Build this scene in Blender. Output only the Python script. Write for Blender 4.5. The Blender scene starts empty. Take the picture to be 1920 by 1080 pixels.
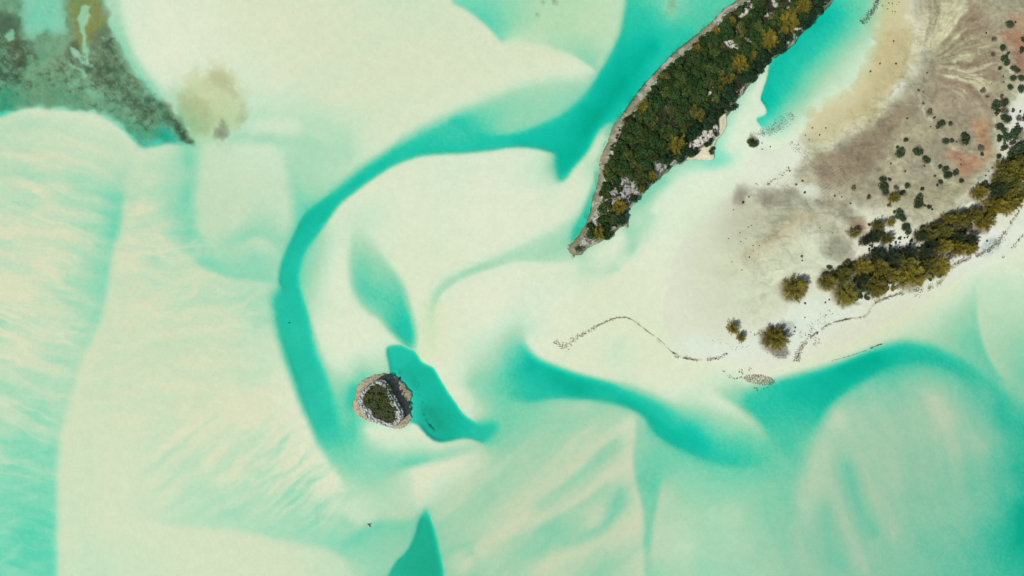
import bpy, math, random
import numpy as np
from mathutils import Vector, Matrix

# ---------------------------------------------------------------- camera, sky, sun, exposure
M = 0.16                      # metres per plan unit (1920 units across the picture at water level)
CAMH = 207.0                  # the drone hovers here, looking straight down
SUN_EL = math.radians(50); SUN_AZ = math.radians(218)      # towards the sun, counter-clockwise from +X (lower left)
ABS_R = 5.0                   # absorption of red light by the lagoon water, per metre
scene = bpy.context.scene; root_col = scene.collection
cam_d = bpy.data.cameras.new("Camera"); cam = bpy.data.objects.new("Camera", cam_d); root_col.objects.link(cam)
cam.location = (0, 0, CAMH); cam.rotation_euler = (0, 0, 0)
cam_d.sensor_width = 36; cam_d.lens = 36*CAMH/(1920*M); cam_d.clip_start = 1; cam_d.clip_end = 20000
scene.camera = cam
world = bpy.data.worlds.new("World"); scene.world = world; world.use_nodes = True
nt = world.node_tree; bg = nt.nodes["Background"]; sky = nt.nodes.new("ShaderNodeTexSky")
sky.sky_type = 'NISHITA'; sky.sun_disc = False; sky.sun_elevation = SUN_EL
sdir = Vector((math.cos(SUN_AZ)*math.cos(SUN_EL), math.sin(SUN_AZ)*math.cos(SUN_EL), math.sin(SUN_EL)))
sky.sun_rotation = math.atan2(sdir.x, sdir.y); sky.air_density = 1.0; sky.dust_density = 1.5
nt.links.new(sky.outputs[0], bg.inputs[0]); bg.inputs[1].default_value = 0.07
sun_d = bpy.data.lights.new("Sun", 'SUN'); sun_d.energy = 3.6; sun_d.angle = math.radians(0.5); sun_d.color = (1.0, 0.955, 0.86)
sun = bpy.data.objects.new("Sun", sun_d); root_col.objects.link(sun)
sun.rotation_euler = (-sdir).to_track_quat('-Z', 'Y').to_euler(); sun.location = sdir*300
scene.view_settings.view_transform = 'Standard'; scene.view_settings.look = 'None'
scene.view_settings.exposure = 0.12; scene.view_settings.gamma = 1
scene.render.engine = 'CYCLES'
scene.cycles.transparent_max_bounces = 16

# ---------------------------------------------------------------- seabed field
# Bathymetry of the tidal flat, surveyed as bank lines (value on either side) and
# spot soundings; everything between them is interpolated by diffusion.
# "v" is a shoal-to-channel scale: 0 awash, 9 the deepest channel, below 0 dry land.
STEP = 2.0; X0, Y0 = -60.0, -60.0; GW, GH = 1021, 601      # survey grid, photo-plan units (0.16 m each)

def catmull(P, step=1.5):
    P = np.asarray(P, float); out = []
    n = len(P)
    if n == 2:
        k = max(2, int(np.hypot(*(P[1]-P[0])[:2])/step)); t = np.linspace(0, 1, k)[:, None]
        return P[0]*(1-t)+P[1]*t
    for i in range(n-1):
        p0 = P[max(i-1, 0)]; p1 = P[i]; p2 = P[i+1]; p3 = P[min(i+2, n-1)]
        k = max(2, int(np.hypot(*(p2-p1)[:2])/step)); t = np.linspace(0, 1, k, endpoint=False)[:, None]
        c = 0.5*((2*p1)+(-p0+p2)*t+(2*p0-5*p1+4*p2-p3)*t*t+(-p0+3*p1-3*p2+p3)*t**3)
        c[:, 2:] = p1[2:]*(1-t)+p2[2:]*t
        out.append(c)
    out.append(P[-1:]); return np.concatenate(out)

def hash2(ix, iy, seed):
    h = (ix.astype(np.int64)*374761393 + iy.astype(np.int64)*668265263 + seed*974634777) & 0xffffffff
    h = ((h ^ (h >> 13))*1274126177) & 0xffffffff
    h = (h ^ (h >> 16)) & 0xffffffff
    return h.astype(np.float64)/4294967295.0
def vnoise(x, y, seed=0):
    x = np.asarray(x, float); y = np.asarray(y, float)
    ix = np.floor(x); iy = np.floor(y); fx = x-ix; fy = y-iy
    fx = fx*fx*(3-2*fx); fy = fy*fy*(3-2*fy)
    a = hash2(ix, iy, seed); b = hash2(ix+1, iy, seed); c = hash2(ix, iy+1, seed); d = hash2(ix+1, iy+1, seed)
    return (a*(1-fx)+b*fx)*(1-fy)+(c*(1-fx)+d*fx)*fy
def fbm(x, y, seed=0, octv=4, gain=0.5):
    s = 0; a = 1; t = 0
    for o in range(octv):
        s = s+a*vnoise(x*2**o+17.3*o, y*2**o-9.1*o, seed+o); t += a; a *= gain
    return s/t*2-1
def sst(a, b, x):
    t = np.clip((x-a)/(b-a), 0, 1); return t*t*(3-2*t)
def gauss(a, s):
    if s < 0.3: return a
    r = int(3*s)+1; k = np.exp(-0.5*(np.arange(-r, r+1)/s)**2); k /= k.sum()
    p = np.pad(a, ((r, r), (0, 0)), mode='edge'); o = sum(k[i]*p[i:i+a.shape[0]] for i in range(2*r+1))
    p = np.pad(o, ((0, 0), (r, r)), mode='edge'); return sum(k[i]*p[:, i:i+a.shape[1]] for i in range(2*r+1))

def diffuse(S, W, iters=60):
    if min(S.shape) <= 6:
        m = W > 0; u = np.where(m, S/np.maximum(W, 1e-9), S.sum()/max(W.sum(), 1e-9))
    else:
        h, w = S.shape; H2, W2 = (h+1)//2, (w+1)//2
        Sp = np.zeros((H2*2, W2*2)); Wp = np.zeros_like(Sp); Sp[:h, :w] = S; Wp[:h, :w] = W
        f = lambda a: a.reshape(H2, 2, W2, 2).sum((1, 3))
        c = diffuse(f(Sp), f(Wp), iters)
        u = np.repeat(np.repeat(c, 2, 0), 2, 1)[:h, :w]; u = gauss(u, 1.0)
    m = W > 0; val = np.where(m, S/np.maximum(W, 1e-9), 0)
    for _ in range(iters):
        u = np.where(m, val, u); p = np.pad(u, 1, mode='edge')
        u = 0.25*(p[:-2, 1:-1]+p[2:, 1:-1]+p[1:-1, :-2]+p[1:-1, 2:])
    return np.where(m, val, u)

# bank lines: (blur, [(x, y, left value, right value), ...]) left and right as seen walking the line
BANKS = [
 # west bank of the north channel, walking down from the top
 (5, [(1173,-60,6.5,1.8),(1173,0,6.5,1.8),(1169,30,6.8,1.8),(1163,60,7,1.8),(1152,85,7.2,2),(1140,110,7.4,3),(1122,137,7.6,1.5),(1100,173,7.3,3.3),(1063,207,7.2,3.8),(1027,227,7.2,4),(973,247,7.2,4.2),(927,252,7,5),(900,246,6.8,6)]),
 # sandbar cap north edge
 (4, [(847,-60,4.5,.6),(847,0,4.5,.6),(873,17,5,.6),(907,43,5.5,.6),(933,70,5.2,.6),(943,82,4,.6)]),
 (5, [(943,82,2,.6),(975,79,1.6,.6),(1007,83,1.8,.5),(1040,92,2.6,.5),(1073,103,3.6,.5),(1100,120,4.6,.4),(1121,137,5.5,.4)]),
 # upper soft edge of arc channel, going west
 (12,[(1115,142,2.5,.5),(1040,146,2.6,.5),(985,158,3.2,.4),(930,178,3.6,.3),(887,196,4.4,.3),(840,217,6.2,.3),(790,242,6.8,.4),(750,265,7,.4)]),
 (8, [(750,265,7,.4),(707,294,7.2,.7),(673,318,7.4,1.4),(640,345,7.6,2.3),(620,362,7.6,3)]),
 (3.5,[(620,362,7.6,3),(599,378,7.6,3.6),(577,395,7.7,4.8),(562,415,7.7,4.4),(551,438,7.6,3.8),(540,460,7.5,3),(527,493,7.4,2.8),(522,527,7.4,2.8),(526,541,7.3,2.6)]),
 (8, [(526,541,7.2,2.8),(513,550,6.6,2.8),(509,562,6.8,3),(512,580,7.2,2.8),(519,627,7.3,1.3)]),
 (7, [(519,627,7.3,1.3),(535,677,7.3,.4),(549,717,7.3,.3),(565,763,7.2,.3),(581,797,7.1,.3),(595,830,6.2,.4),(611,855,4.8,.6),(628,882,3.6,1),(646,915,2.6,1.6)]),
 # inner bank of the arc, going west then south
 (4, [(1043,289,1.8,8),(1015,281,1,7.6),(987,277,.7,7.5),(957,277,.5,7.4),(923,282,.5,7.3),(873,287,.5,7.3),(807,290,.5,7.3),(773,297,.5,7.4),(740,310,.5,7.4),(707,330,.4,7.5),(670,357,.4,7.6),(637,384,.5,7.6),(613,417,.9,7.6)]),
 (4, [(613,417,1.2,7.6),(596,440,3,7.5),(577,465,4,7.3),(565,495,4.4,7.2),(561,527,4.3,7.2),(568,555,3.6,7.2),(578,585,2.2,7.2),(587,625,1.2,7.2)]),
 (7, [(587,625,1.2,7.2),(597,660,1.6,7.2),(612,700,2.6,7.2),(622,730,3.6,7),(631,765,4.6,7),(640,800,5.2,6.8)]),
 # tail of the north channel
 (4, [(1047,341,6.6,1.2),(1060,337,7.4,1),(1077,313,8,1),(1103,283,8,1.4),(1120,250,7.6,2.2),(1137,233,7,3),(1149,229,6.6,3.2)]),
 (8, [(1043,289,8,4),(1041,312,8,4),(1045,341,6.6,2)]),
 # lagoon triangle
 (9, [(657,436,2.4,.5),(655,490,4.4,.5),(661,540,5,.5),(678,572,4.8,.5),(700,593,4.6,.5)]),
 (6, [(703,590,4.6,.5),(720,609,5.6,.5),(740,630,6.6,.6),(760,645,7,.9),(773,653,7,1.5)]),
 (7, [(690,436,.9,1.8),(735,500,.5,3.8),(757,533,.3,4.8),(767,567,.2,6),(776,600,.2,7),(780,627,.2,7.2),(778,650,.3,7.2)]),
 # pool east of the islet, clockwise from its north-west corner
 (2.2,[(732,700,3,7.5),(729,681,2.4,7.4),(725,663,1.6,7.2),(727,650,1.2,7),(747,646,.9,7.1),(761,649,1,7.2),(775,656,1.5,7.3),(784,667,.5,7.6),(790,677,.4,7.9),(802,684,.3,8),(814,691,.3,7.9),(827,713,.4,7.8),(841,736,.5,7.8),(855,756,.6,7.8),(867,773,.8,7.7),(884,787,1.4,7.4),(896,793,3,7.2)]),
 (8, [(896,793,3,7.2),(916,791,4.6,7.1),(932,793,4.8,7),(936,803,4.6,6.9),(922,822,4.6,6.9),(910,832,3.6,6.9)]),
 (2.6,[(910,832,2.8,7),(902,830,2,7.2),(888,824,1.5,7.3),(871,822,1.2,7.5),(853,825,1,7.8),(839,828,.8,8),(823,829,.5,8.2),(806,821,.3,8.2),(794,809,.3,7.8),(782,796,.5,7.2),(770,792,1,6.6)]),
 # second lobe under the islet
 (6, [(750,882,5,2.4),(762,878,5.3,1),(780,874,5,.3),(813,866,4.4,.2),(847,858,3.6,.4),(887,846,2.8,.9),(903,836,2.4,1.4)]),
 (5, [(773,882,.3,2.2),(776,927,.4,2),(783,953,.9,2)]),
 # bottom wedge
 (3, [(800,951,5,2),(787,973,8,3.6),(777,1007,8,3.8),(763,1033,8,3.4),(743,1053,7.6,3.4),(728,1080,7.4,3.6),(700,1140,7.4,3.6)]),
 (3.5,[(833,1140,8.3,3),(832,1080,8.3,3),(827,1047,8.3,3),(817,1003,8,3),(808,973,7.8,3),(800,951,5,2.2)]),
 (6, [(560,1018,3.2,1.4),(617,1030,4,1.6),(650,1050,3.6,2)]),
 (6, [(640,962,2.2,3.2),(660,978,1.6,3.6),(675,985,1.2,4),(693,981,1.6,4.6),(720,974,2,4.4),(750,976,2,4.3),(777,972,2,4.4)]),
 (6, [(640,1013,3.4,4.6),(665,1000,2.6,5.2),(680,988,1.6,5)]),
 # crescent of the lower-left shoal
 (6, [(233,967,.9,.9),(300,983,1.5,.8),(367,990,2.3,.8),(433,993,2.6,.8),(500,1007,3,.9),(567,1020,3.4,1.2)]),
 # left tongue
 (6, [(262,283,.9,1.6),(240,330,1.6,2.6),(229,390,1.4,4.6),(226,427,1.2,4.6),(213,470,1.2,4.6),(207,510,1.2,4.5),(200,553,1,4.2),(190,600,.9,3.7),(173,640,.8,3.3),(150,685,.8,3),(141,720,.8,2.8),(127,770,.8,2.9),(114,820,.7,3.2),(109,870,.8,4),(107,920,.9,4.5),(107,1000,1,5),(107,1080,1.1,5.6),(107,1140,1.1,5.6)]),
 # inner left features
 (5, [(333,462,2.8,1.6),(360,483,3.9,1.7),(393,507,4.3,1.7),(433,520,4.3,1.8),(483,527,4.1,2),(520,533,4,2.2)]),
 (6, [(425,472,3.4,2.6),(445,457,3.8,2),(465,448,3.8,1.4),(484,443,3.6,1),(505,453,3.4,1.4),(522,466,3.2,2)]),
 (9, [(385,283,.9,2),(376,330,1,3),(368,380,1.2,3.6),(374,430,1.4,3.6),(395,462,1.4,3.4)]),
 (10,[(533,296,2.6,.9),(540,340,3.2,1),(548,380,3.8,1.2),(545,430,3.2,1.4)]),
 # reef pool edge and sand around it
 (3, [(-60,240,5.6,1.2),(0,219,6,1.1),(30,209,5.4,1),(62,202,4.4,.9),(100,206,4,.9),(170,211,4,1),(200,223,4.2,1),(230,243,5,1.1),(255,268,5.6,1.2),(270,278,5.6,1.2),(298,273,5.8,1.2),(318,268,6.4,1.4),(345,274,5,2.6)]),
 (2, [(180,-60,3,3.4),(190,0,3,3.2),(203,33,3.2,3),(222,75,3.6,3.2),(228,100,3.9,3.3),(245,125,3.9,3.4),(270,160,4,3.4),(300,185,3,4),(318,208,2.4,4.2)]),
 (9, [(225,-60,.9,2.6),(228,0,.8,2.6),(243,70,.6,3.2),(265,120,.4,3.2),(300,160,.4,2.6)]),
 # channel B north bank
 (5, [(985,640,.4,5),(997,660,.4,7.4),(1017,675,.3,8),(1055,690,.3,8),(1095,703,.3,7.8),(1137,713,.4,7.5),(1162,719,.6,7.2)]),
 (11,[(1162,719,.6,7.2),(1195,731,.8,7),(1228,744,.8,6.6),(1262,762,1.2,6.4)]),
 # spit
 (6, [(1335,735,1.4,.5),(1352,745,3.2,.6),(1375,757,5,.9),(1393,769,6,1.5),(1415,786,6.3,2.2),(1432,803,6.2,3.2),(1441,820,5.8,4.2)]),
 # channel B south bank
 (5, [(957,752,6,4.6),(1000,754,6.6,4.2),(1030,748,7,3.4),(1073,748,7.2,3.1),(1123,752,7.2,2.9),(1160,760,7.2,2.8),(1193,772,7.2,2.6),(1209,784,7.1,3.2),(1220,803,7.1,4.2),(1240,823,7.1,4.8),(1275,843,7.1,4.8)]),
 (7, [(1275,843,7.1,4.8),(1323,863,7,4.9),(1380,875,6.6,4.8),(1425,870,6.1,5)]),
 # channel C along the beach
 (8, [(1400,726,1.2,4.8),(1425,722,1,6),(1457,711,.9,7),(1500,700,.9,7.3),(1530,692,.9,7.6),(1580,676,.8,7.9),(1615,661,.8,7.8),(1647,650,.9,7.5),(1680,642,1.2,7.3),(1713,640,1.8,7),(1763,653,3,6.8),(1813,679,4,6.4),(1853,706,4.4,6.2),(1890,740,4.4,6.2)]),
 (7, [(1535,800,6.2,4.6),(1548,775,6.8,4.2),(1568,752,7.2,4.2),(1600,727,7.3,4.6),(1640,704,7.3,5),(1680,688,7.1,5.3),(1725,680,6.9,5.4),(1770,690,6.6,5.2),(1810,712,6.3,5)]),
 # wedge at the right
 (3, [(1827,518,1.6,.9),(1833,560,1.7,2.8),(1834,600,1.9,4),(1843,640,2.1,4.7),(1860,680,2.6,5),(1885,715,3.2,5.6)]),
 # stream from island tip
 (4, [(1085,492,.4,1.6),(1050,492,.4,2.4),(1023,493,.4,2.4),(973,490,.4,2.6),(933,500,.4,3),(900,510,.4,3.3),(867,523,.4,3.3),(840,540,.4,3.2),(823,560,.4,2.8),(815,590,.4,1.8),(813,625,.3,1)]),
 (9, [(1085,395,1.2,.6),(1062,412,2,.4),(1033,430,2.2,.3),(1000,447,2.4,.3),(963,464,2.6,.3),(923,483,2.8,.3),(873,503,3.2,.3),(840,518,3.3,.3),(820,536,3.1,.3),(807,557,2.6,.3),(799,590,1.6,.3),(796,625,1,.3)]),
 # teal sliver on the island's west side
 (5, [(1118,318,5,2.6),(1113,345,5.6,1.6),(1104,367,6.6,1.2),(1091,398,7.2,1.4),(1077,424,7.2,2.4),(1068,445,6.8,3.4)]),
 # NE lagoon west edge
 (1.6,[(1443,122,7,1.8),(1439,145,7.4,1.4),(1432,167,7.6,1),(1427,186,7.7,.7),(1435,199,7.4,.5),(1437,213,7,.5),(1419,222,6.6,.7),(1425,233,6,1),(1432,243,5,1)]),
 # right crest of the fan
 (5, [(1192,776,3,1.4),(1191,820,3.6,1),(1187,870,4,.9),(1199,927,4.4,1),(1207,970,4.2,1.1),(1208,1053,3.6,1.2),(1208,1140,3.6,1.2)]),
 (4, [(1241,905,2.4,4.6),(1233,947,1.9,4.8),(1223,997,1.7,4),(1220,1045,1.7,3.6)]),
 # SE dome, left flank
 (12,[(1562,768,2.4,5.2),(1540,800,2.4,5.4),(1518,845,2.6,5),(1502,900,2.6,4.4),(1490,960,2.8,3.9),(1484,1020,2.8,3.6),(1480,1100,2.8,3.6)]),
]
# the two lists above that are walked the other way round keep their last form
# soundings: a value along a line or at a point
SOUND = [
 (8.9,[(806,765),(830,798)]),(8.2,[(768,690),(786,720)]),(7.8,[(860,805)]),
 (8.2,[(1232,75),(1200,125)]),(8.6,[(1178,145),(1140,195),(1100,250)]),(8.3,[(1085,275),(1062,310)]),(7.4,[(1215,105),(1190,170)]),
 (6.8,[(1290,60),(1250,105),(1205,165)]),(5.6,[(1320,10)]),(5.2,[(1290,15)]),(3.6,[(1262,2),(1255,22)]),(6.2,[(1215,15),(1235,25)]),
 (6.2,[(1180,205),(1150,238)]),
 (4.4,[(905,8)]),(3.8,[(965,8)]),(2.4,[(1003,5)]),(4,[(962,45)]),(1.8,[(1025,35),(1010,60)]),(2,[(1085,50),(1130,40)]),(4.4,[(1092,102)]),(2,[(1130,80)]),
 (3.6,[(1000,190),(960,200)]),(3.2,[(1060,170)]),(4.8,[(915,212)]),(3.8,[(960,228)]),(6.6,[(880,228),(850,225)]),
 (.5,[(520,40),(520,160)]),(.8,[(640,20),(700,90)]),(.5,[(760,90),(850,130)]),(.6,[(620,180),(720,180)]),(2.4,[(642,255),(655,290)]),(1.6,[(600,250)]),(2.6,[(600,330),(580,355)]),
 (2.2,[(467,221),(500,213),(533,212),(583,226),(630,246)]),(3,[(433,253),(500,260),(560,263),(583,270),(592,285),(586,312)]),(1,[(480,238),(560,240)]),(1,[(440,280),(510,280)]),
 (1,[(460,330),(455,380),(440,420)]),(1.2,[(500,330)]),(3.4,[(505,485),(470,480)]),(4.6,[(566,380)]),(3,[(560,340)]),(4.2,[(350,285),(360,310)]),(4.8,[(353,347),(347,380)]),(4.2,[(353,410),(355,440)]),(1.6,[(305,290)]),(2.6,[(330,330)]),
 (1.6,[(290,330),(285,380)]),(1.3,[(290,440)]),(2.4,[(245,350)]),
 (1.2,[(70,240),(160,240)]),(1.5,[(100,320),(190,300)]),(1.4,[(40,390),(130,400)]),(2.6,[(180,420)]),(1,[(40,470),(130,490)]),(1.1,[(40,560),(110,570)]),(2.4,[(165,560)]),(1.2,[(40,640),(120,640)]),(2.1,[(20,700),(100,715)]),(2.6,[(30,770)]),(3.2,[(40,820)]),(4.2,[(40,880)]),(4.6,[(50,930)]),(5.8,[(40,1000),(60,1060)]),
 (1,[(290,560),(260,650)]),(1.1,[(400,600),(470,650)]),(2.6,[(430,560),(470,570)]),(3,[(490,600)]),(.8,[(300,700),(440,720)]),(.8,[(200,800),(200,1000)]),(.9,[(300,800),(400,820)]),(1.8,[(330,890)]),(2.4,[(400,940)]),(1,[(250,880)]),(1.6,[(470,830)]),(2.2,[(500,880)]),(2.8,[(500,950),(430,960)]),(3.6,[(560,930)]),(4.4,[(590,945)]),(3.6,[(620,985)]),(.5,[(520,750),(560,810)]),(.8,[(595,870),(625,915)]),(1.4,[(650,950)]),(.8,[(350,1040),(550,1060)]),(1.5,[(640,1070)]),
 (7.2,[(600,430),(560,480),(540,540),(545,620),(570,690),(590,750),(610,800)]),(7.8,[(605,420)]),
 (8.3,[(800,1040),(790,1090)]),(6.4,[(632,825)]),(5.4,[(645,860)]),(4.8,[(668,876)]),(3.8,[(695,898)]),(2,[(720,940)]),(2,[(690,950)]),(1.6,[(750,950)]),
 (5.4,[(645,765)]),(4.6,[(650,728)]),(1.4,[(655,705)]),(6.8,[(664,722),(658,742),(661,765)]),(5.6,[(655,800)]),(6,[(663,790),(665,815)]),(5,[(678,838)]),(3,[(690,700)]),(2.2,[(710,690)]),(5,[(672,708),(690,700)]),
 (.8,[(690,805),(720,815),(770,815)]),(2,[(700,825),(745,838),(800,836)]),(4.2,[(700,858),(740,860)]),(5,[(720,878)]),(5.2,[(760,870),(800,862)]),(4,[(840,852)]),(2.8,[(875,838)]),(3,[(720,900)]),
 (.5,[(700,650),(650,640),(640,600)]),(1.6,[(690,670)]),(.6,[(640,480),(625,560)]),(.5,[(610,600),(625,650),(640,680)]),
 (5,[(680,495)]),(5.4,[(684,540),(723,560)]),(3.8,[(712,520)]),(6.6,[(750,577)]),(7,[(748,607),(766,635)]),
 (1.5,[(700,380),(690,430)]),(.4,[(760,330),(760,430),(780,520)]),(.3,[(900,330),(900,430)]),(.8,[(960,300)]),(1.6,[(1010,300),(1005,320)]),(.4,[(1000,360),(960,400)]),
 (.4,[(1085,345),(1050,380)]),(1.2,[(1110,300),(1130,255)]),(3.2,[(1135,270),(1125,300)]),
 (3.2,[(1060,460),(1040,470)]),(2.8,[(1010,465)]),(3.2,[(907,493),(867,510)]),
 (4.4,[(1181,432)]),(3.4,[(1188,452),(1186,470)]),(2.9,[(1180,485)]),(2.2,[(1162,502),(1140,510)]),(2,[(1110,510),(1085,502)]),(2.8,[(1207,425),(1225,403)]),(.4,[(1120,475),(1150,465),(1165,440)]),(2.6,[(1080,482),(1090,486)]),(1,[(1150,488),(1120,495)]),(.5,[(1210,500),(1170,525)]),(.6,[(1240,410),(1250,440)]),(1.3,[(1190,410)]),
 (4.2,[(1247,336),(1222,358),(1206,376)]),(3.2,[(1187,395),(1182,408)]),(1.2,[(1265,345),(1230,380)]),(3.4,[(1262,316)]),(3.4,[(1290,307)]),(5,[(1325,306)]),(6.2,[(1345,302)]),(4.6,[(1365,296)]),(1.5,[(1385,290)]),(.4,[(1300,330),(1380,320)]),(.5,[(1392,215),(1380,250),(1366,278)]),(.6,[(1290,330),(1255,365),(1225,395)]),(.6,[(1412,180),(1424,150)]),(3.2,[(1348,275),(1353,262)]),(3.2,[(1364,235),(1367,212)]),(3.4,[(1381,192)]),(2.6,[(1405,170),(1420,150)]),(.8,[(1385,240),(1400,200)]),(.4,[(1400,250),(1370,280)]),
 (7.4,[(1452,120),(1475,100),(1505,72)]),(7.3,[(1530,50),(1565,15)]),(7.5,[(1445,170),(1455,190)]),(6.6,[(1480,165),(1500,125),(1545,80),(1585,25)]),(4.8,[(1500,175),(1520,140),(1565,95),(1605,40),(1622,0)]),(2.8,[(1520,185),(1550,150),(1597,100),(1625,60),(1640,20)]),(1.2,[(1520,200),(1580,165),(1620,120),(1640,80),(1655,20)]),(5.6,[(1460,215)]),(5,[(1440,228)]),(3,[(1480,208)]),
 (-.3,[(1530,230),(1600,190),(1650,140),(1680,60),(1690,0)]),(-1,[(1560,275),(1650,220),(1720,150),(1745,60),(1745,-40)]),(-1.5,[(1600,300),(1700,250),(1800,200),(1900,100),(1900,-40)]),(-1,[(1500,270),(1470,300)]),(-.6,[(1430,280),(1400,320)]),(-1,[(1500,400),(1600,380),(1560,460)]),(-1.5,[(1700,350),(1850,330)]),(-2,[(1900,300),(1900,380),(1800,440),(1700,500),(1600,540),(1500,580),(1450,640)]),(-.5,[(1400,400),(1380,500),(1420,560)]),(-.3,[(1300,450),(1300,560),(1380,620)]),(-.6,[(1300,650),(1380,660),(1440,690)]),(-1,[(1520,640),(1620,600),(1700,555),(1800,500),(1900,430)]),
 (0,[(1150,560),(1050,600),(1200,600)]),(.2,[(1100,560),(1250,440)]),(.2,[(880,560),(950,560)]),(.2,[(1040,660),(1120,690)]),(1.4,[(1150,670),(1170,650)]),(.1,[(1200,690),(1280,710)]),(.2,[(1560,655),(1480,690)]),(.5,[(1600,650),(1680,610)]),(.3,[(1700,590),(1790,540)]),(.8,[(1900,500),(1920,490)]),
 (.3,[(840,600),(840,680)]),(.5,[(870,620),(930,600)]),(3.4,[(966,618)]),(5.2,[(977,640)]),(2,[(930,640)]),(5,[(955,660)]),(3,[(925,680)]),(3.8,[(900,705),(880,722)]),(1,[(870,680)]),(6,[(945,700)]),(5.4,[(930,735)]),(7,[(968,695)]),(8,[(992,690)]),(8.1,[(1040,712),(1100,732)]),(7.5,[(1160,745),(1220,780),(1280,820)]),(.7,[(850,720),(880,758)]),(1.6,[(905,772)]),(4,[(905,745)]),(4.8,[(940,772)]),(4.6,[(960,790),(935,830)]),(3.8,[(1000,795)]),(3.4,[(1060,790)]),(2.9,[(1130,785)]),(4,[(960,820)]),(2.8,[(920,850)]),
 (7.4,[(1290,800),(1330,838)]),(6.8,[(1375,855)]),(5.4,[(1320,800),(1350,825)]),(4,[(1330,780)]),(2.6,[(1310,765)]),(3.4,[(1375,790)]),(1.6,[(1290,750)]),(4.4,[(1405,815)]),(.8,[(1330,750)]),(5.4,[(1400,840)]),
 (6.6,[(1400,750),(1440,760)]),(7.2,[(1480,740),(1540,725)]),(8,[(1585,695),(1650,670)]),(6.2,[(1480,790)]),(5.8,[(1470,840)]),(3.6,[(1380,738)]),(5,[(1440,880)]),
 (.5,[(800,890),(850,875)]),(.9,[(800,930)]),(2.1,[(850,930),(870,960)]),(2.4,[(950,880),(1000,850)]),(1.8,[(930,930),(860,990)]),(1,[(1185,790),(1147,812),(1107,850),(1057,893),(990,940),(940,965)]),(3,[(1160,826),(1113,866),(1060,912),(1010,950)]),(1.1,[(1175,868),(1107,920),(1040,963),(957,997),(900,1030),(870,1070)]),(3,[(1140,907),(1083,953),(1023,985),(960,1015)]),(1.1,[(1130,955),(1110,985)]),(3.7,[(1163,915),(1160,945),(1140,980),(1107,1003),(1060,1022)]),(2.8,[(1020,1038),(950,1065)]),(3.6,[(882,1028),(890,1050)]),(1.1,[(1178,970),(1140,1007),(1083,1033),(1007,1070)]),(3.2,[(1140,1045),(1120,1075)]),(1.6,[(1180,1030)]),(3,[(850,1070)]),(1,[(890,1060)]),(3.2,[(893,1080)]),
 (5,[(1228,890),(1227,925)]),(4.4,[(1215,965),(1210,1020)]),(4.6,[(1220,860)]),(4.6,[(1290,870)]),(4,[(1300,890)]),(2,[(1260,960),(1255,1050)]),(3.1,[(1288,930)]),(1.8,[(1290,1030)]),(2.8,[(1340,960)]),(3.9,[(1320,1070)]),(2.6,[(1380,960)]),(3.6,[(1440,910)]),(2.6,[(1400,1030)]),(3.6,[(1465,980)]),(3,[(1450,1060)]),(4.6,[(1500,840)]),
 (2.3,[(1575,775),(1570,800)]),(2.4,[(1550,850),(1530,930)]),(3,[(1515,1040)]),(4.6,[(1588,870),(1600,920),(1620,965),(1640,1000)]),(2.6,[(1607,853),(1633,920),(1657,977),(1680,1005)]),(2.8,[(1563,895),(1580,965),(1603,1020),(1625,1070)]),(4.6,[(1547,950),(1556,1010),(1577,1070)]),
 (3.3,[(1640,770),(1600,800)]),(3.1,[(1700,850),(1690,920)]),(3.8,[(1650,740),(1720,720)]),(2,[(1752,742),(1765,770),(1780,790)]),(3,[(1820,815),(1850,840)]),(3.8,[(1740,950)]),(4.1,[(1760,1010)]),(5.2,[(1800,1040)]),(4,[(1710,1040)]),(4,[(1830,960)]),(3.5,[(1800,870)]),(2.9,[(1700,770)]),(4.6,[(1850,900)]),(5.2,[(1870,960)]),
 (6.4,[(1878,760),(1888,800)]),(5.4,[(1862,735)]),(5,[(1830,760)]),(7.6,[(1918,950),(1914,1020)]),(6.6,[(1900,1000)]),(6.8,[(1905,880)]),(5.6,[(1890,850)]),(2.8,[(1918,735)]),(4.6,[(1915,700)]),(6.8,[(1925,800)]),(5,[(1893,920)]),
 (3.2,[(1790,600)]),(2,[(1750,600)]),(1.4,[(1700,620)]),(2,[(1805,560)]),(4.3,[(1805,640),(1820,670)]),(2.8,[(1750,635)]),(2.2,[(1895,560)]),(3.4,[(1905,640)]),(2.4,[(1870,630)]),(1.6,[(1870,520)]),
 (5.8,[(0,185),(15,180)]),(4,[(60,160),(150,190)]),(4.2,[(60,20),(100,50),(90,10)]),(3.2,[(30,80),(40,120)]),(3,[(160,40),(190,120)]),(3.8,[(240,200),(290,230)]),(6.8,[(305,248),(322,262)]),(4.4,[(285,255)]),(.3,[(300,20),(340,120)]),(.4,[(400,20),(420,100)]),(1.2,[(375,180),(420,180)]),(1.6,[(450,200)]),(2,[(400,245),(370,262)]),(2,[(480,250),(460,260)]),(1.4,[(440,250)]),(3,[(345,250)]),
]

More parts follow.
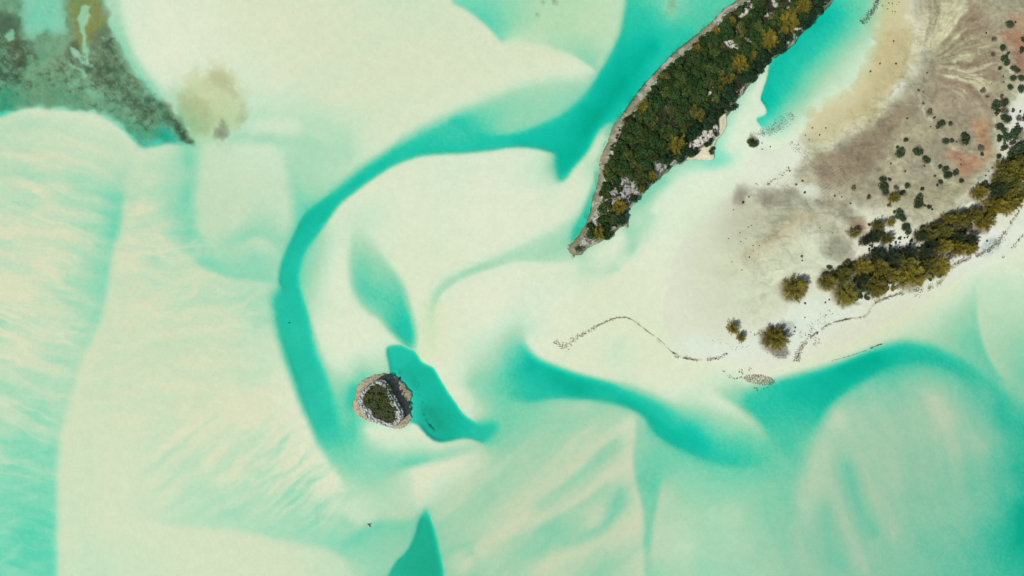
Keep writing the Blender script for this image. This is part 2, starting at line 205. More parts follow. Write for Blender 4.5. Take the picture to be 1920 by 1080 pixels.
def survey():
    S = np.zeros((GH, GW)); W = np.zeros((GH, GW)); SB = np.zeros((GH, GW)); WB = np.zeros((GH, GW))
    def put(A, B, x, y, v):
        i = np.round((x-X0)/STEP).astype(int); j = np.round((y-Y0)/STEP).astype(int)
        ok = (i >= 0) & (i < GW) & (j >= 0) & (j < GH)
        np.add.at(A, (j[ok], i[ok]), v[ok]); np.add.at(B, (j[ok], i[ok]), 1.0)
    for blur, P in BANKS:
        C = catmull(P, 1.0); d = np.gradient(C[:, :2], axis=0); L = np.hypot(d[:, 0], d[:, 1])+1e-9
        nx, ny = d[:, 1]/L, -d[:, 0]/L
        for o in (1.5, 3.0):
            put(S, W, C[:, 0]+nx*o, C[:, 1]+ny*o, C[:, 2]); put(S, W, C[:, 0]-nx*o, C[:, 1]-ny*o, C[:, 3])
        put(SB, WB, C[:, 0], C[:, 1], np.full(len(C), float(blur)))
    for v, P in SOUND:
        sb = 7.0 if len(P) == 1 else 4.0
        if len(P) == 1: P = [P[0], (P[0][0]+3, P[0][1])]
        C = catmull(P, 1.0); put(S, W, C[:, 0], C[:, 1], np.full(len(C), float(v))); put(SB, WB, C[:, 0], C[:, 1], np.full(len(C), sb))
    v = diffuse(S, W, 50); b = diffuse(SB, WB, 25)
    lv = [0, 1.5, 3, 6, 12, 20]; st = [gauss(v, s/STEP) for s in lv]
    out = st[-1].copy()
    for k in range(len(lv)-1):
        t = np.clip((b-lv[k])/(lv[k+1]-lv[k]), 0, 1); m = (b >= lv[k]) & (b < lv[k+1]) if k else (b < lv[1])
        out = np.where(m, st[k]*(1-t)+st[k+1]*t, out)
    return out

TAUV = [-4, 0, 1, 2, 3, 4, 5, 6, 7, 8, 9]
TAU = [-.2, .0, .12, .30, .57, .95, 1.5, 2.45, 4.1, 6.8, 10.0]
# ---------------------------------------------------------------- ground colours
def lin(c):
    c = np.asarray(c, float)/255; return np.where(c <= .04045, c/12.92, ((c+.055)/1.055)**2.4)
def inside(P, x, y):
    P = np.asarray(P, float); r = np.zeros(x.shape, bool); n = len(P)
    for i in range(n):
        x1, y1 = P[i]; x2, y2 = P[(i+1) % n]
        if y1 == y2: continue
        c = ((y1 > y) != (y2 > y)) & (x < (x2-x1)*(y-y1)/(y2-y1)+x1); r ^= c
    return r
def closed(P):
    P = [tuple(p) for p in P]; Q = catmull([P[-1]]+P+[P[0], P[1]], 3.0)
    a = int(np.argmin(((Q-P[0])**2).sum(1))); Q = Q[a:]; b = int(np.argmin(((Q[5:]-P[0])**2).sum(1)))+5
    return Q[:b]
def seg_dist(C, x, y):
    sh = x.shape; x = x.ravel(); y = y.ravel(); d = np.full(x.shape, 1e9); C = np.asarray(C, float)
    A = C[:-1]; B = C[1:]; AB = B-A; L = (AB**2).sum(1)+1e-9
    for i in range(len(A)):
        t = np.clip(((x-A[i, 0])*AB[i, 0]+(y-A[i, 1])*AB[i, 1])/L[i], 0, 1)
        d = np.minimum(d, (x-A[i, 0]-t*AB[i, 0])**2+(y-A[i, 1]-t*AB[i, 1])**2)
    return np.sqrt(d).reshape(sh)

gx, gy = np.meshgrid(X0+STEP*np.arange(GW), Y0+STEP*np.arange(GH))
def box(P, m):
    P = np.asarray(P, float)[:, :2]
    i0 = max(0, int((P[:, 0].min()-m-X0)/STEP)); i1 = min(GW, int((P[:, 0].max()+m-X0)/STEP)+2)
    j0 = max(0, int((P[:, 1].min()-m-Y0)/STEP)); j1 = min(GH, int((P[:, 1].max()+m-Y0)/STEP)+2)
    return slice(j0, j1), slice(i0, i1)
def poly_mask(P, feather, warp=0, seed=0):
    P = closed(P); s = box(P, 3*feather+4+warp*2); X, Y = gx[s], gy[s]
    if warp:
        q = warp*3.2; X = X+2*warp*fbm(gx[s]/q, gy[s]/q, 300+seed, 3, .6); Y = Y+2*warp*fbm(gx[s]/q, gy[s]/q, 400+seed, 3, .6)
    m = inside(P, X, Y).astype(float)
    return s, gauss(m, feather/STEP)
def stroke_mask(P, hw, feather):
    P = catmull(P, 6.0); s = box(P, hw+feather+4); d = seg_dist(P[:, :2], gx[s], gy[s])
    return s, 1-sst(hw-feather/2, hw+feather/2+.01, d)

SAND = (227, 232, 209)
# (kind, colour, half-width, feather, opacity, patchiness scale, outline)
TINT = [
 ('P',(228,238,218),0,22,.8,0,[(1280,330),(1340,250),(1400,200),(1440,160),(1440,230),(1500,250),(1510,290),(1490,330),(1440,352),(1390,350),(1340,420),(1250,480),(1230,400)]),
 ('P',(213,222,192),0,30,.8,0,[(1290,420),(1380,380),(1450,420),(1580,440),(1600,490),(1540,510),(1490,570),(1440,620),(1360,620),(1290,560)]),
 ('P',(226,238,220),0,12,1,0,[(1500,560),(1560,555),(1640,570),(1760,510),(1830,480),(1925,400),(1925,440),(1840,505),(1740,552),(1640,585),(1560,618),(1500,665),(1440,672),(1340,672),(1260,655),(1300,630),(1360,640),(1420,625),(1470,590)]),
 ('P',(222,226,196),0,25,.7,0,[(1650,590),(1760,540),(1830,500),(1790,560),(1700,620),(1600,650),(1500,690),(1520,660)]),
 # duller sand of the western shoals; lens vignette painted into greyer south-eastern sand
 ('P',(219,222,193),0,60,.9,0,[(-60,230),(150,220),(330,270),(520,300),(560,400),(500,540),(530,700),(580,850),(640,980),(640,1140),(-60,1140)]),
 ('P',(225,227,201),0,60,.8,0,[(480,-60),(900,-60),(930,60),(1080,110),(900,170),(700,280),(500,200)]),
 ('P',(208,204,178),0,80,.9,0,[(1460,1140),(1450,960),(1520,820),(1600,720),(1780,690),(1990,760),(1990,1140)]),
 ('P',(212,212,182),0,50,.8,0,[(830,840),(1200,770),(1230,1140),(700,1140),(760,900)]),
 ('P',(230,230,206),0,16,.9,0,[(775,882),(850,860),(900,842),(880,880),(830,920),(785,950)]),('P',(228,231,206),0,16,.8,0,[(690,800),(770,800),(820,830),(760,840),(710,830)]),
 # tidal flat: grey and brown muds
 ('P',(176,170,147),0,15,1,70,[(1492,345),(1500,300),(1560,276),(1620,240),(1690,170),(1722,110),(1730,60),(1722,-60),(1990,-60),(1990,120),(1925,140),(1885,215),(1872,300),(1840,345),(1800,385),(1760,410),(1690,400),(1640,396),(1600,385),(1560,372),(1520,362),(1490,352)]),
 ('P',(192,190,164),0,26,.75,90,[(1376,366),(1400,350),(1500,350),(1580,372),(1625,400),(1625,440),(1612,480),(1590,506),(1560,490),(1540,450),(1490,430),(1430,450),(1385,480),(1355,440)]),
 ('S',(160,155,138),12,22,.6,34,[(1392,372),(1440,362),(1500,366),(1560,388),(1605,415)]),('S',(166,168,148),9,18,.45,20,[(1400,470),(1450,425),(1500,400),(1540,392)]),('S',(196,180,148),8,20,.45,0,[(1395,480),(1440,445),(1495,412),(1525,402)]),
 ('S',(206,208,182),1.5,4,.7,14,[(1455,422),(1490,402),(1515,394),(1535,392)]),
 ('P',(156,141,120),0,13,.95,60,[(1512,295),(1560,277),(1620,242),(1680,190),(1712,150),(1730,190),(1700,240),(1670,270),(1650,310),(1600,335),(1570,362),(1530,340),(1515,320)]),
 ('P',(166,148,128),0,14,.6,40,[(1730,130),(1790,120),(1860,120),(1880,180),(1850,240),(1800,240),(1760,225),(1735,180)]),
 ('P',(160,140,120),0,12,.7,40,[(1820,-10),(1870,40),(1880,90),(1850,130),(1800,140),(1820,90),(1800,40)]),
 ('P',(196,188,158),0,14,.7,40,[(1690,215),(1740,230),(1760,262),(1720,270),(1700,300),(1735,330),(1700,345),(1660,320),(1670,280)]),
 ('P',(168,163,147),0,9,.8,30,[(1705,295),(1735,300),(1745,325),(1720,330),(1700,315)]),
 ('P',(174,172,152),0,14,.7,30,[(1860,-60),(1990,-60),(1990,20),(1900,25),(1850,10)]),
 ('P',(200,198,162),0,12,.85,0,[(1745,-60),(1810,-60),(1800,20),(1790,60),(1850,80),(1850,95),(1790,100),(1745,105),(1755,60),(1765,20)]),
 ('P',(194,150,112),0,10,.85,25,[(1822,222),(1848,228),(1858,245),(1858,290),(1845,305),(1838,270),(1820,250)]),
 ('P',(196,146,116),0,10,.85,25,[(1768,280),(1800,283),(1835,295),(1840,310),(1815,335),(1790,340),(1795,310),(1775,300)]),
 ('P',(172,120,98),0,8,.85,25,[(1868,62),(1905,60),(1925,50),(1925,150),(1905,115),(1890,90),(1870,75)]),
 ('P',(190,150,122),0,12,.6,25,[(1880,25),(1925,20),(1925,70),(1870,70)]),
 ('P',(190,160,132),0,12,.6,20,[(1860,160),(1900,185),(1880,180),(1860,175)]),
 ('P',(160,126,102),0,8,.9,20,[(1590,412),(1612,406),(1622,425),(1608,445),(1590,435)]),
 ('P',(182,178,150),0,12,.8,0,[(1650,372),(1720,350),(1800,345),(1830,360),(1790,390),(1760,410),(1700,400)]),
 ('P',(198,197,170),0,10,.9,0,[(1690,395),(1760,385),(1790,392),(1765,412),(1740,428),(1700,415)]),
 ('P',(205,206,176),0,12,.8,30,[(1670,350),(1690,370),(1700,400),(1680,420),(1655,415),(1660,385)]),
 # mud veils on the lower flat
 ('P',(150,144,128),0,7,.8,14,[(1374,358),(1384,349),(1402,350),(1398,372),(1386,386),(1373,384)]),
 ('P',(150,144,130),0,10,.8,30,[(1400,352),(1440,356),(1490,350),(1505,365),(1480,380),(1440,390),(1425,385),(1418,370)]),
 ('P',(150,140,124),0,9,.7,20,[(1525,345),(1560,366),(1600,400),(1610,425),(1585,425),(1565,400),(1535,385)]),
 ('P',(168,170,148),0,9,.6,20,[(1480,385),(1520,378),(1500,395),(1460,425),(1430,450),(1410,450),(1440,420)]),
 ('P',(198,182,148),0,12,.5,0,[(1500,400),(1525,402),(1500,440),(1430,490),(1400,500),(1420,465),(1470,425)]),
 ('P',(195,190,155),0,14,.5,0,[(1345,500),(1400,490),(1430,500),(1400,510),(1350,515)]),
 ('P',(156,158,142),0,7,.7,16,[(1545,450),(1575,440),(1600,470),(1598,495),(1585,505),(1570,490),(1545,480)]),
 ('P',(216,224,205),0,5,.9,0,[(1520,345),(1535,352),(1535,372),(1512,372),(1500,355)]),
 # yellow algal band with a white crust along its edge
 ('P',(208,199,152),0,14,.85,16,[(1646,-60),(1708,-60),(1712,40),(1718,95),(1708,135),(1684,170),(1655,205),(1615,235),(1580,262),(1540,283),(1520,280),(1506,262),(1494,238),(1523,205),(1570,178),(1605,145),(1628,105),(1636,60)]),
 ('P',(194,178,130),0,12,.5,18,[(1650,60),(1710,60),(1712,120),(1680,170),(1640,210),(1580,235),(1560,225),(1620,180),(1640,120)]),
 ('S',(212,210,176),3,4,.6,8,[(1738,40),(1724,70),(1722,100),(1708,140),(1690,168),(1662,200),(1636,232),(1600,250),(1570,272),(1540,284),(1525,280)]),
 ('P',(190,196,158),0,10,.7,10,[(1515,240),(1545,265),(1530,285),(1505,290),(1500,262)]),
 # pale rims round shrubs and along the grove
 ('S',(222,226,196),2.8,10.2,.8,9,[(1665,298),(1675,278),(1688,256)]),('S',(216,220,190),2.8,10.2,.8,9,[(1672,307),(1690,302),(1712,300)]),
 ('S',(220,224,196),2.8,8.5,.8,9,[(1772,276),(1800,280),(1828,285),(1846,290)]),('S',(220,224,192),3.5,11.9,.8,9,[(1738,300),(1752,318),(1770,335),(1790,345)]),
 ('S',(226,230,204),3.5,8.5,.8,9,[(1727,180),(1727,200),(1738,218),(1755,232),(1765,228)]),
 ('S',(222,226,200),4.9,13.6,.8,9,[(1862,205),(1868,235),(1866,262),(1874,290),(1864,318),(1845,340),(1820,358),(1795,378)]),
 ('S',(222,226,200),4.2,11.9,.8,9,[(1885,120),(1895,140),(1890,155),(1900,175),(1920,190)]),('S',(222,226,200),1.4,5.1,.8,9,[(1899,100),(1903,118)]),
 ('P',(228,232,222),0,4,1,12,[(1895,200),(1925,205),(1925,240),(1895,238)]),('P',(228,232,222),0,4,1,10,[(1875,262),(1892,268),(1890,285),(1874,282)]),
 ('S',(232,236,214),4,3,1,0,[(1805,392),(1822,382),(1835,373)]),
 ('S',(232,236,218),4,4,1,0,[(1545,525),(1580,506),(1600,490),(1610,472)]),('S',(232,238,220),3,3,1,0,[(1440,630),(1465,612),(1478,590),(1485,570)]),
 ('P',(238,242,230),0,5,1,0,[(1600,455),(1640,440),(1690,438),(1735,470),(1700,480),(1640,470)]),('P',(236,240,230),0,5,1,0,[(1790,450),(1850,430),(1880,435),(1840,480),(1780,500),(1770,490)]),
 ('P',(170,196,192),0,7,.7,10,[(1830,468),(1855,448),(1880,445),(1868,470),(1840,480)]),  # bluish tree shade painted on the sand of the eastern grove
 ('P',(150,136,120),0,4,.9,8,[(1795,430),(1830,428),(1862,430),(1848,440),(1810,438)]),('P',(160,148,124),0,5,.9,0,[(1835,375),(1850,368),(1850,390),(1820,396)]),
 ('P',(150,136,118),0,4,.9,6,[(1535,515),(1560,500),(1570,530),(1600,560),(1620,572),(1590,568),(1565,552),(1540,538)]),('P',(140,128,112),0,3,.9,5,[(1426,628),(1455,612),(1450,640),(1432,642)]),
 ('P',(150,150,146),0,3,.9,4,[(1440,652),(1475,650),(1478,668),(1462,674),(1448,664)]),('P',(196,206,196),0,6,.8,10,[(1455,600),(1478,600),(1492,618),(1475,630),(1462,620)]),  # grey debris, then the low casuarina's shadow painted on the sand
 # yellow-green shadings on the submerged shoals
 ('P',(212,226,176),0,14,.6,0,[(796,570),(818,560),(815,650),(798,680),(790,640)]),
 ('P',(214,222,180),0,30,.6,0,[(980,-10),(1160,-10),(1150,90),(1000,80),(960,60)]),
 ('P',(150,140,108),0,4,.7,5,[(1004,24),(1014,22),(1014,32),(1004,33)]),('P',(150,140,108),0,3,.6,4,[(1012,5),(1024,-4),(1020,10)]),('P',(150,140,108),0,3,.6,4,[(1038,-10),(1046,5),(1044,12),(1034,2)]),
 ('P',(175,170,120),0,7,.7,8,[(1250,10),(1262,-5),(1272,0),(1262,20),(1248,35)]),
 ('P',(190,205,160),0,22,.5,0,[(1080,498),(1110,520),(1160,515),(1180,480),(1165,500),(1130,508)]),
 ('P',(210,208,160),0,16,.75,16,[(320,165),(345,150),(375,130),(420,120),(450,160),(465,215),(455,240),(420,262),(370,268),(345,240),(325,205)]),
 ('P',(176,162,128),0,8,.45,9,[(388,142),(405,128),(440,160),(460,200),(464,232),(440,240),(448,205),(425,172),(400,160)]),
 ('P',(150,134,110),0,4,.7,5,[(410,217),(420,222),(432,255),(402,262),(402,245),(412,238)]),
 ('P',(190,180,130),0,10,.5,10,[(330,170),(370,175),(400,200),(395,250),(360,250),(335,215)]),
 # reef and weed bed in the upper-left pool
 ('P',(160,148,112),0,4,.8,26,[(-60,-60),(180,-60),(190,0),(203,33),(222,75),(228,100),(245,125),(270,160),(300,185),(332,215),(352,250),(366,271),(340,268),(318,262),(298,266),(275,270),(255,258),(232,236),(200,216),(165,204),(100,200),(60,196),(30,203),(0,212),(-60,232)]),
 ('P',(104,94,70),0,9,.8,18,[(-60,40),(15,25),(38,30),(50,60),(60,90),(62,120),(45,130),(40,170),(-5,150),(-60,140)]),
 ('P',(112,100,74),0,8,.6,14,[(160,60),(205,45),(225,110),(260,155),(330,220),(360,265),(345,262),(300,235),(260,225),(225,180),(170,150),(120,130),(130,105),(165,110)]),
 ('P',(184,146,70),0,11,.75,18,[(118,15),(135,-20),(185,-20),(196,20),(205,50),(175,70),(160,110),(135,85),(130,45)]),
 ('P',(104,90,66),0,6,.8,12,[(125,75),(150,70),(148,110),(120,110)]),
 ('P',(216,222,196),0,10,.85,22,[(42,-60),(120,-60),(118,10),(128,45),(135,65),(105,70),(90,66),(58,70),(45,55),(38,30)]),
 ('P',(190,186,150),0,12,.6,18,[(75,80),(120,75),(115,100),(80,100)]),('P',(170,160,124),0,9,.6,16,[(65,95),(115,110),(115,190),(50,200),(40,170)]),
 ('P',(214,212,176),0,2,.95,6,[(147,35),(157,8),(168,10),(168,30),(160,50),(162,75),(167,105),(160,105),(155,80)]),
 ('P',(214,214,184),0,2.5,.95,6,[(128,88),(136,88),(160,108),(176,126),(166,126),(138,106)]),
 ('P',(206,206,172),0,2.5,.9,5,[(122,118),(138,122),(165,138),(158,148),(146,132)]),('P',(206,208,176),0,2.5,.9,5,[(12,60),(24,55),(27,66),(18,80),(8,68)]),
 ('P',(200,200,166),0,3,.85,5,[(186,66),(200,74),(198,78),(186,70)]),('P',(200,200,166),0,3,.8,5,[(156,166),(172,168),(196,182),(170,182)]),
 ('P',(206,206,170),0,2,.8,5,[(318,208),(326,212),(328,226),(320,220)]),
 ('P',(86,78,62),0,3,.85,6,[(318,222),(335,228),(352,250),(366,270),(345,266),(330,250)]),
 ('P',(186,198,178),0,6,.85,0,[(298,238),(318,240),(335,262),(320,268),(304,258)]),('P',(190,200,180),0,5,.8,0,[(258,262),(290,258),(292,268),(268,272)]),
 ('S',(176,166,134),1.6,4,.55,5,[(1040,640),(1055,650),(1085,630),(1118,612),(1157,596),(1185,599),(1215,622),(1252,653),(1280,670),(1327,674),(1363,662)]),
 ('S',(168,156,126),2,4,.6,6,[(1495,670),(1510,641),(1540,617),(1575,601),(1620,593),(1642,567),(1680,552),(1757,533),(1780,503),(1830,480),(1878,445),(1915,388)]),
 ('S',(176,180,140),3,10,.7,9,[(1068,455),(1084,437),(1104,396),(1116,350),(1122,305),(1134,272),(1146,236),(1174,201),(1206,159),(1234,127),(1262,98),(1298,68),(1333,38),(1358,12),(1400,-20)]),
 # dark weed on the pool floor beside the islet
 ('S',(130,140,126),4,10,.35,7,[(735,692),(765,706),(785,730),(795,770)]),('S',(50,60,50),2.6,3,.8,2.4,[(793,777),(800,790),(808,800)]),('S',(50,60,50),2.6,3,.8,2.4,[(808,801),(814,808)]),
]

def blend(col, s, m, c, op, patch, seed, line=False):
    if line and patch: m = m*sst(-.12, .25, fbm(gx[s]/patch+3.1*seed, gy[s]/patch, 40+seed, 4, .7))
    elif patch: 
        n = fbm(gx[s]/patch+3.1*seed, gy[s]/patch, 40+seed, 5, .6); m = m*sst(-.45, .25, n+(m-.5)*1.2)
    m = (m*op)[..., None]; col[s] = col[s]*(1-m)+lin(c)*m

def ground_colour(v):
    col = np.ones((GH, GW, 3))*lin(SAND)
    n = fbm(gx/160, gy/160, 5, 4)[..., None]; col *= 1+n*np.array([.05, .02, .07])
    # sand that stays covered: yellower tint at middle depths
    t = (sst(1.0, 3.4, v)*(1-sst(5.5, 7.5, v)))[..., None]; col *= 1-t*np.array([.03, .10, .17])
    t = sst(5.5, 7.2, v)[..., None]; col *= 1-t*np.array([0, .05, 0])
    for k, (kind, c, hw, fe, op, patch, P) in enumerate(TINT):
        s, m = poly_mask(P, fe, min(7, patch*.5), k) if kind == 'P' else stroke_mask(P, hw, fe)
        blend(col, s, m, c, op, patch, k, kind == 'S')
    # drainage fan: runnels spreading from the mouth of the creek
    s = (slice(0, 170), slice(880, GW)); dx = gx[s]-1722; dy = gy[s]-128; r = np.hypot(dx, dy); a = np.arctan2(dy, dx)
    a2 = a+.15*fbm(r/45, a*3, 77, 4)
    st = fbm(a2*13, r/90, 71, 5, .7); m = sst(25, 60, r)*(1-sst(120, 200, r))*sst(-1.75, -1.3, a)*(1-sst(.35, .75, a))
    up = (m*sst(.0, .3, st)*.7)[..., None]; dn = (m*sst(.0, .35, -st)*.65)[..., None]
    col[s] = col[s]*(1-up)+lin((222, 218, 180))*up; col[s] = col[s]*(1-dn)+lin((150, 128, 104))*dn
    # ripple marks on the mud
    rp = np.zeros_like(v)
    for P, ang, wl, amt in (([(1430,345),(1480,315),(1505,325),(1490,350),(1450,362)],-.9,4.6,1),([(1500,300),(1522,295),(1530,325),(1512,335)],-.6,4.6,1),([(1525,350),(1560,342),(1580,368),(1560,378),(1535,372)],-.9,5,.8),([(1530,300),(1580,310),(1600,340),(1560,345)],-1,5,.35)):
        s, m = poly_mask(P, 5); w = np.sin((gx[s]*np.cos(ang)-gy[s]*np.sin(ang))*2*np.pi/wl/1.0+4*fbm(gx[s]/22, gy[s]/22, 8, 3)); 
        u = (m*amt*sst(.1, .9, w)*.75)[..., None]; col[s] = col[s]*(1-u)+lin((214, 212, 186))*u; rp[s] += m*amt*w
    dryk = sst(.2, .9, -v)*(1-sst(.62, .74, col.mean(-1)))
    q = fbm(gx/38+2*fbm(gx/60, gy/60, 120, 3), gy/24+2*fbm(gx/60, gy/60, 121, 3), 122, 5, .62); col *= (1+dryk*q*.30)[..., None]
    col *= 1-dryk[..., None]*np.array([.10, .085, .15])*(1-.6*sst(.45, .6, col.mean(-1)))[..., None]
    q = fbm(gx/4.5, gy/4.5, 125, 3, .7); col *= (1+dryk*q*.14)[..., None]
    q = 1-np.abs(fbm(gx/26+1.2*fbm(gx/30, gy/30, 131, 3), gy/16, 130, 4, .6)); col *= (1-dryk*sst(.86, .99, q)*.20)[..., None]
    # mud and weed mottling
    L = col.mean(-1); dark = 1-sst(.35, .55, L)
    n = fbm(gx/9, gy/9, 91, 4, .7); col *= (1+n*(.05+.22*dark))[..., None]
    reef = poly_mask(TINT_REEF, 3); s, m = reef
    n = fbm(gx[s]/11, gy[s]/11, 93, 5, .75); k = (m*sst(.0, .4, n)*.45)[..., None]; col[s] = col[s]*(1-k)+lin((196, 190, 150))*k
    k = (m*sst(.0, .4, -n)*.5)[..., None]; col[s] = col[s]*(1-k)+lin((74, 66, 48))*k
    return np.clip(col, .01, .95), rp
TINT_REEF = [(-60,70),(40,70),(60,95),(120,110),(165,100),(210,60),(228,100),(245,125),(270,160),(300,185),(332,215),(352,250),(362,268),(340,262),(300,240),(275,262),(255,252),(232,230),(200,210),(165,198),(100,170),(60,165),(30,180),(-60,190)]

def relief(v):
    s, m = poly_mask([(-60,270),(200,250),(235,330),(215,470),(180,640),(120,800),(100,1140),(-60,1140)], 30); v[s] += .2*m*(v[s] < 4.5)
    s, m = poly_mask([(830,850),(1180,800),(1190,1140),(820,1140)], 30); v[s] += .25*m*(v[s] < 4.5)
    s, m = poly_mask([(340,280),(400,470),(540,520),(560,420),(560,300),(430,250)], 30); v[s] += .3*m*(v[s] < 4.5)
    # low sand waves that stand on the shoals; crests run with the swell
    w = (1-sst(5, 6.6, v))*sst(-.2, .4, v)
    def waves(P, fe, ang, wl, ln, amp, seed):
        s, m = poly_mask(P, fe); c, sn = np.cos(ang), np.sin(ang); wx = 26*fbm(gx[s]/120, gy[s]/120, seed, 3); 
        al = gx[s]*c+gy[s]*sn; ac = -gx[s]*sn+gy[s]*c+wx
        n = fbm(al/ln, ac/wl, seed+3, 3, .55); v[s] += m*w[s]*amp*n*1.6
    waves([(-60,250),(150,230),(230,300),(215,470),(180,640),(110,800),(100,1100),(-60,1140)], 18, .18, 20, 110, .8, 11)
    waves([(-60,380),(150,370),(215,440),(190,560),(100,620),(-60,620)], 22, .24, 14, 130, .6, 12)
    waves([(230,330),(330,360),(420,520),(510,560),(540,700),(420,800),(200,800),(170,700)], 24, -.05, 17, 70, .5, 21)
    waves([(230,360),(330,400),(340,520),(250,520)], 18, .05, 11, 60, .6, 22)
    waves([(300,780),(520,740),(600,860),(660,940),(640,1000),(520,960),(300,960),(260,860)], 24, -.62, 14, 70, .8, 31)
    waves([(470,800),(545,790),(625,890),(640,970),(560,985),(480,900)], 12, -.72, 11, 75, 1.5, 33)
    def ridges(P, fe, ang, wl, ln, amp, seed):
        s, m = poly_mask(P, fe); c, sn = np.cos(ang), np.sin(ang); wx = 34*fbm(gx[s]/110, gy[s]/110, seed, 4); al = gx[s]*c+gy[s]*sn; ac = -gx[s]*sn+gy[s]*c+wx
        n = vnoise(al/ln+5, ac/wl, seed+3)*2-1; r = np.clip(1-np.abs(n)/.55, 0, 1)**2*vnoise(al/ln*1.7, ac/wl/3, seed+9); v[s] = np.where(v[s] > .5, np.maximum(v[s]-m*w[s]*amp*r*2, .3), v[s])
    ridges([(-60,330),(130,330),(190,420),(180,560),(120,760),(60,900),(-60,960)], 24, .22, 15, 120, 1.1, 211)
    ridges([(-60,860),(60,860),(100,960),(90,1080),(-60,1080)], 16, .1, 20, 90, .9, 221)
    ridges([(340,740),(520,740),(620,850),(650,960),(540,980),(400,920)], 20, -.66, 12, 70, .9, 231)
    ridges([(230,370),(330,400),(450,520),(500,600),(300,620),(230,520)], 20, .05, 12, 60, .8, 241)
    waves([(480,20),(760,20),(700,220),(500,180)], 40, -.5, 12, 80, .35, 41)
    waves([(860,860),(1180,790),(1190,1100),(820,1100)], 30, -.68, 20, 160, .7, 51)
    waves([(1480,700),(1900,720),(1900,1100),(1480,1100)], 40, 1.25, 26, 200, .45, 61)
    v = np.where((gx < 700) & (gy > 200), np.maximum(v, .12), v)
    g = fbm(gx/3.2, gy/3.2, 81, 2, .6); v += g*.45*sst(3.2, 5, v)*(1-sst(6.4, 7.6, v))
    v += .5*fbm(gx/60, gy/60, 83, 4, .55)*w*sst(.4, 2, v)
    v += .5*fbm(gx/70, gy/70, 85, 5, .6)*sst(6.4, 7.1, v)
    n = fbm(gx/10, gy/10, 93, 4, .7); v += n*.8*w*(gx < 370)*(gy < 275)*sst(2, 3, v)
    return v

def depth_z(v, px, py):
    tau = np.interp(v, TAUV, TAU); r = np.hypot(px-960, py-540)*M
    path = np.sqrt(1+(r/CAMH)**2)+1/math.sin(SUN_EL)
    z = np.where(v > 0, -np.maximum(tau, 0)/(ABS_R*path), -v*.16)
    return z
# ---------------------------------------------------------------- helpers
def px(x, y, z=0.0):
    """plan position of something seen at (x, y) in the survey when its visible middle is z metres up"""
    k = (CAMH-z)/CAMH
    return (x-960)*M*k, (540-y)*M*k
def put(o, parent=None):
    root_col.objects.link(o)
    if parent: o.parent = parent
    return o
def tag(o, label=None, cat=None, group=None, kind=None):
    if label: o['label'] = label
    if cat: o['category'] = cat
    if group: o['group'] = group
    if kind: o['kind'] = kind
    return o
def mesh_np(name, V, F, col=None, smooth=False, mat=None, rnd=None):
    """V (n,3), F (m,k) with one k; col per vertex"""
    V = np.ascontiguousarray(V, np.float32); F = np.ascontiguousarray(F, np.int32); k = F.shape[1]
    me = bpy.data.meshes.new(name); me.vertices.add(len(V)); me.vertices.foreach_set("co", V.ravel())
    me.loops.add(F.size); me.loops.foreach_set("vertex_index", F.ravel())
    me.polygons.add(len(F)); me.polygons.foreach_set("loop_start", np.arange(0, F.size, k, dtype=np.int32))
    me.polygons.foreach_set("loop_total", np.full(len(F), k, np.int32))
    if smooth: me.polygons.foreach_set("use_smooth", np.ones(len(F), bool))
    me.update(calc_edges=True)
    if col is not None:
        a = me.color_attributes.new("Col", 'FLOAT_COLOR', 'POINT'); c = np.ones((len(V), 4), np.float32); c[:, :3] = col
        a.data.foreach_set("color", c.ravel())
    if mat: me.materials.append(mat)
    return me
def mat_new(name):
    m = bpy.data.materials.new(name); m.use_nodes = True; return m, m.node_tree, m.node_tree.nodes["Principled BSDF"]
def col_mat(name, rough=.85, spec=.2, noise=(6, .12), bump=0.0, bscale=8.0, tint=None):
    m, t, b = mat_new(name); N, L = t.nodes, t.links
    at = N.new("ShaderNodeAttribute"); at.attribute_name = "Col"
    tc = N.new("ShaderNodeTexCoord"); no = N.new("ShaderNodeTexNoise"); no.inputs["Scale"].default_value = noise[0]; no.inputs["Detail"].default_value = 5
    L.new(tc.outputs["Object"], no.inputs["Vector"])
    mr = N.new("ShaderNodeMapRange"); mr.inputs[1].default_value = .25; mr.inputs[2].default_value = .75; mr.inputs[3].default_value = 1-noise[1]; mr.inputs[4].default_value = 1+noise[1]
    L.new(no.outputs[0], mr.inputs[0])
    mx = N.new("ShaderNodeVectorMath"); mx.operation = 'SCALE'; L.new(at.outputs["Color"], mx.inputs[0]); L.new(mr.outputs[0], mx.inputs["Scale"])
    L.new(mx.outputs[0], b.inputs["Base Color"]); b.inputs["Roughness"].default_value = rough; b.inputs["Specular IOR Level"].default_value = spec
    if bump:
        n2 = N.new("ShaderNodeTexNoise"); n2.inputs["Scale"].default_value = bscale; n2.inputs["Detail"].default_value = 6; L.new(tc.outputs["Object"], n2.inputs["Vector"])
        bp = N.new("ShaderNodeBump"); bp.inputs["Distance"].default_value = bump; bp.inputs["Strength"].default_value = 1; L.new(n2.outputs[0], bp.inputs["Height"]); L.new(bp.outputs[0], b.inputs["Normal"])
    return m
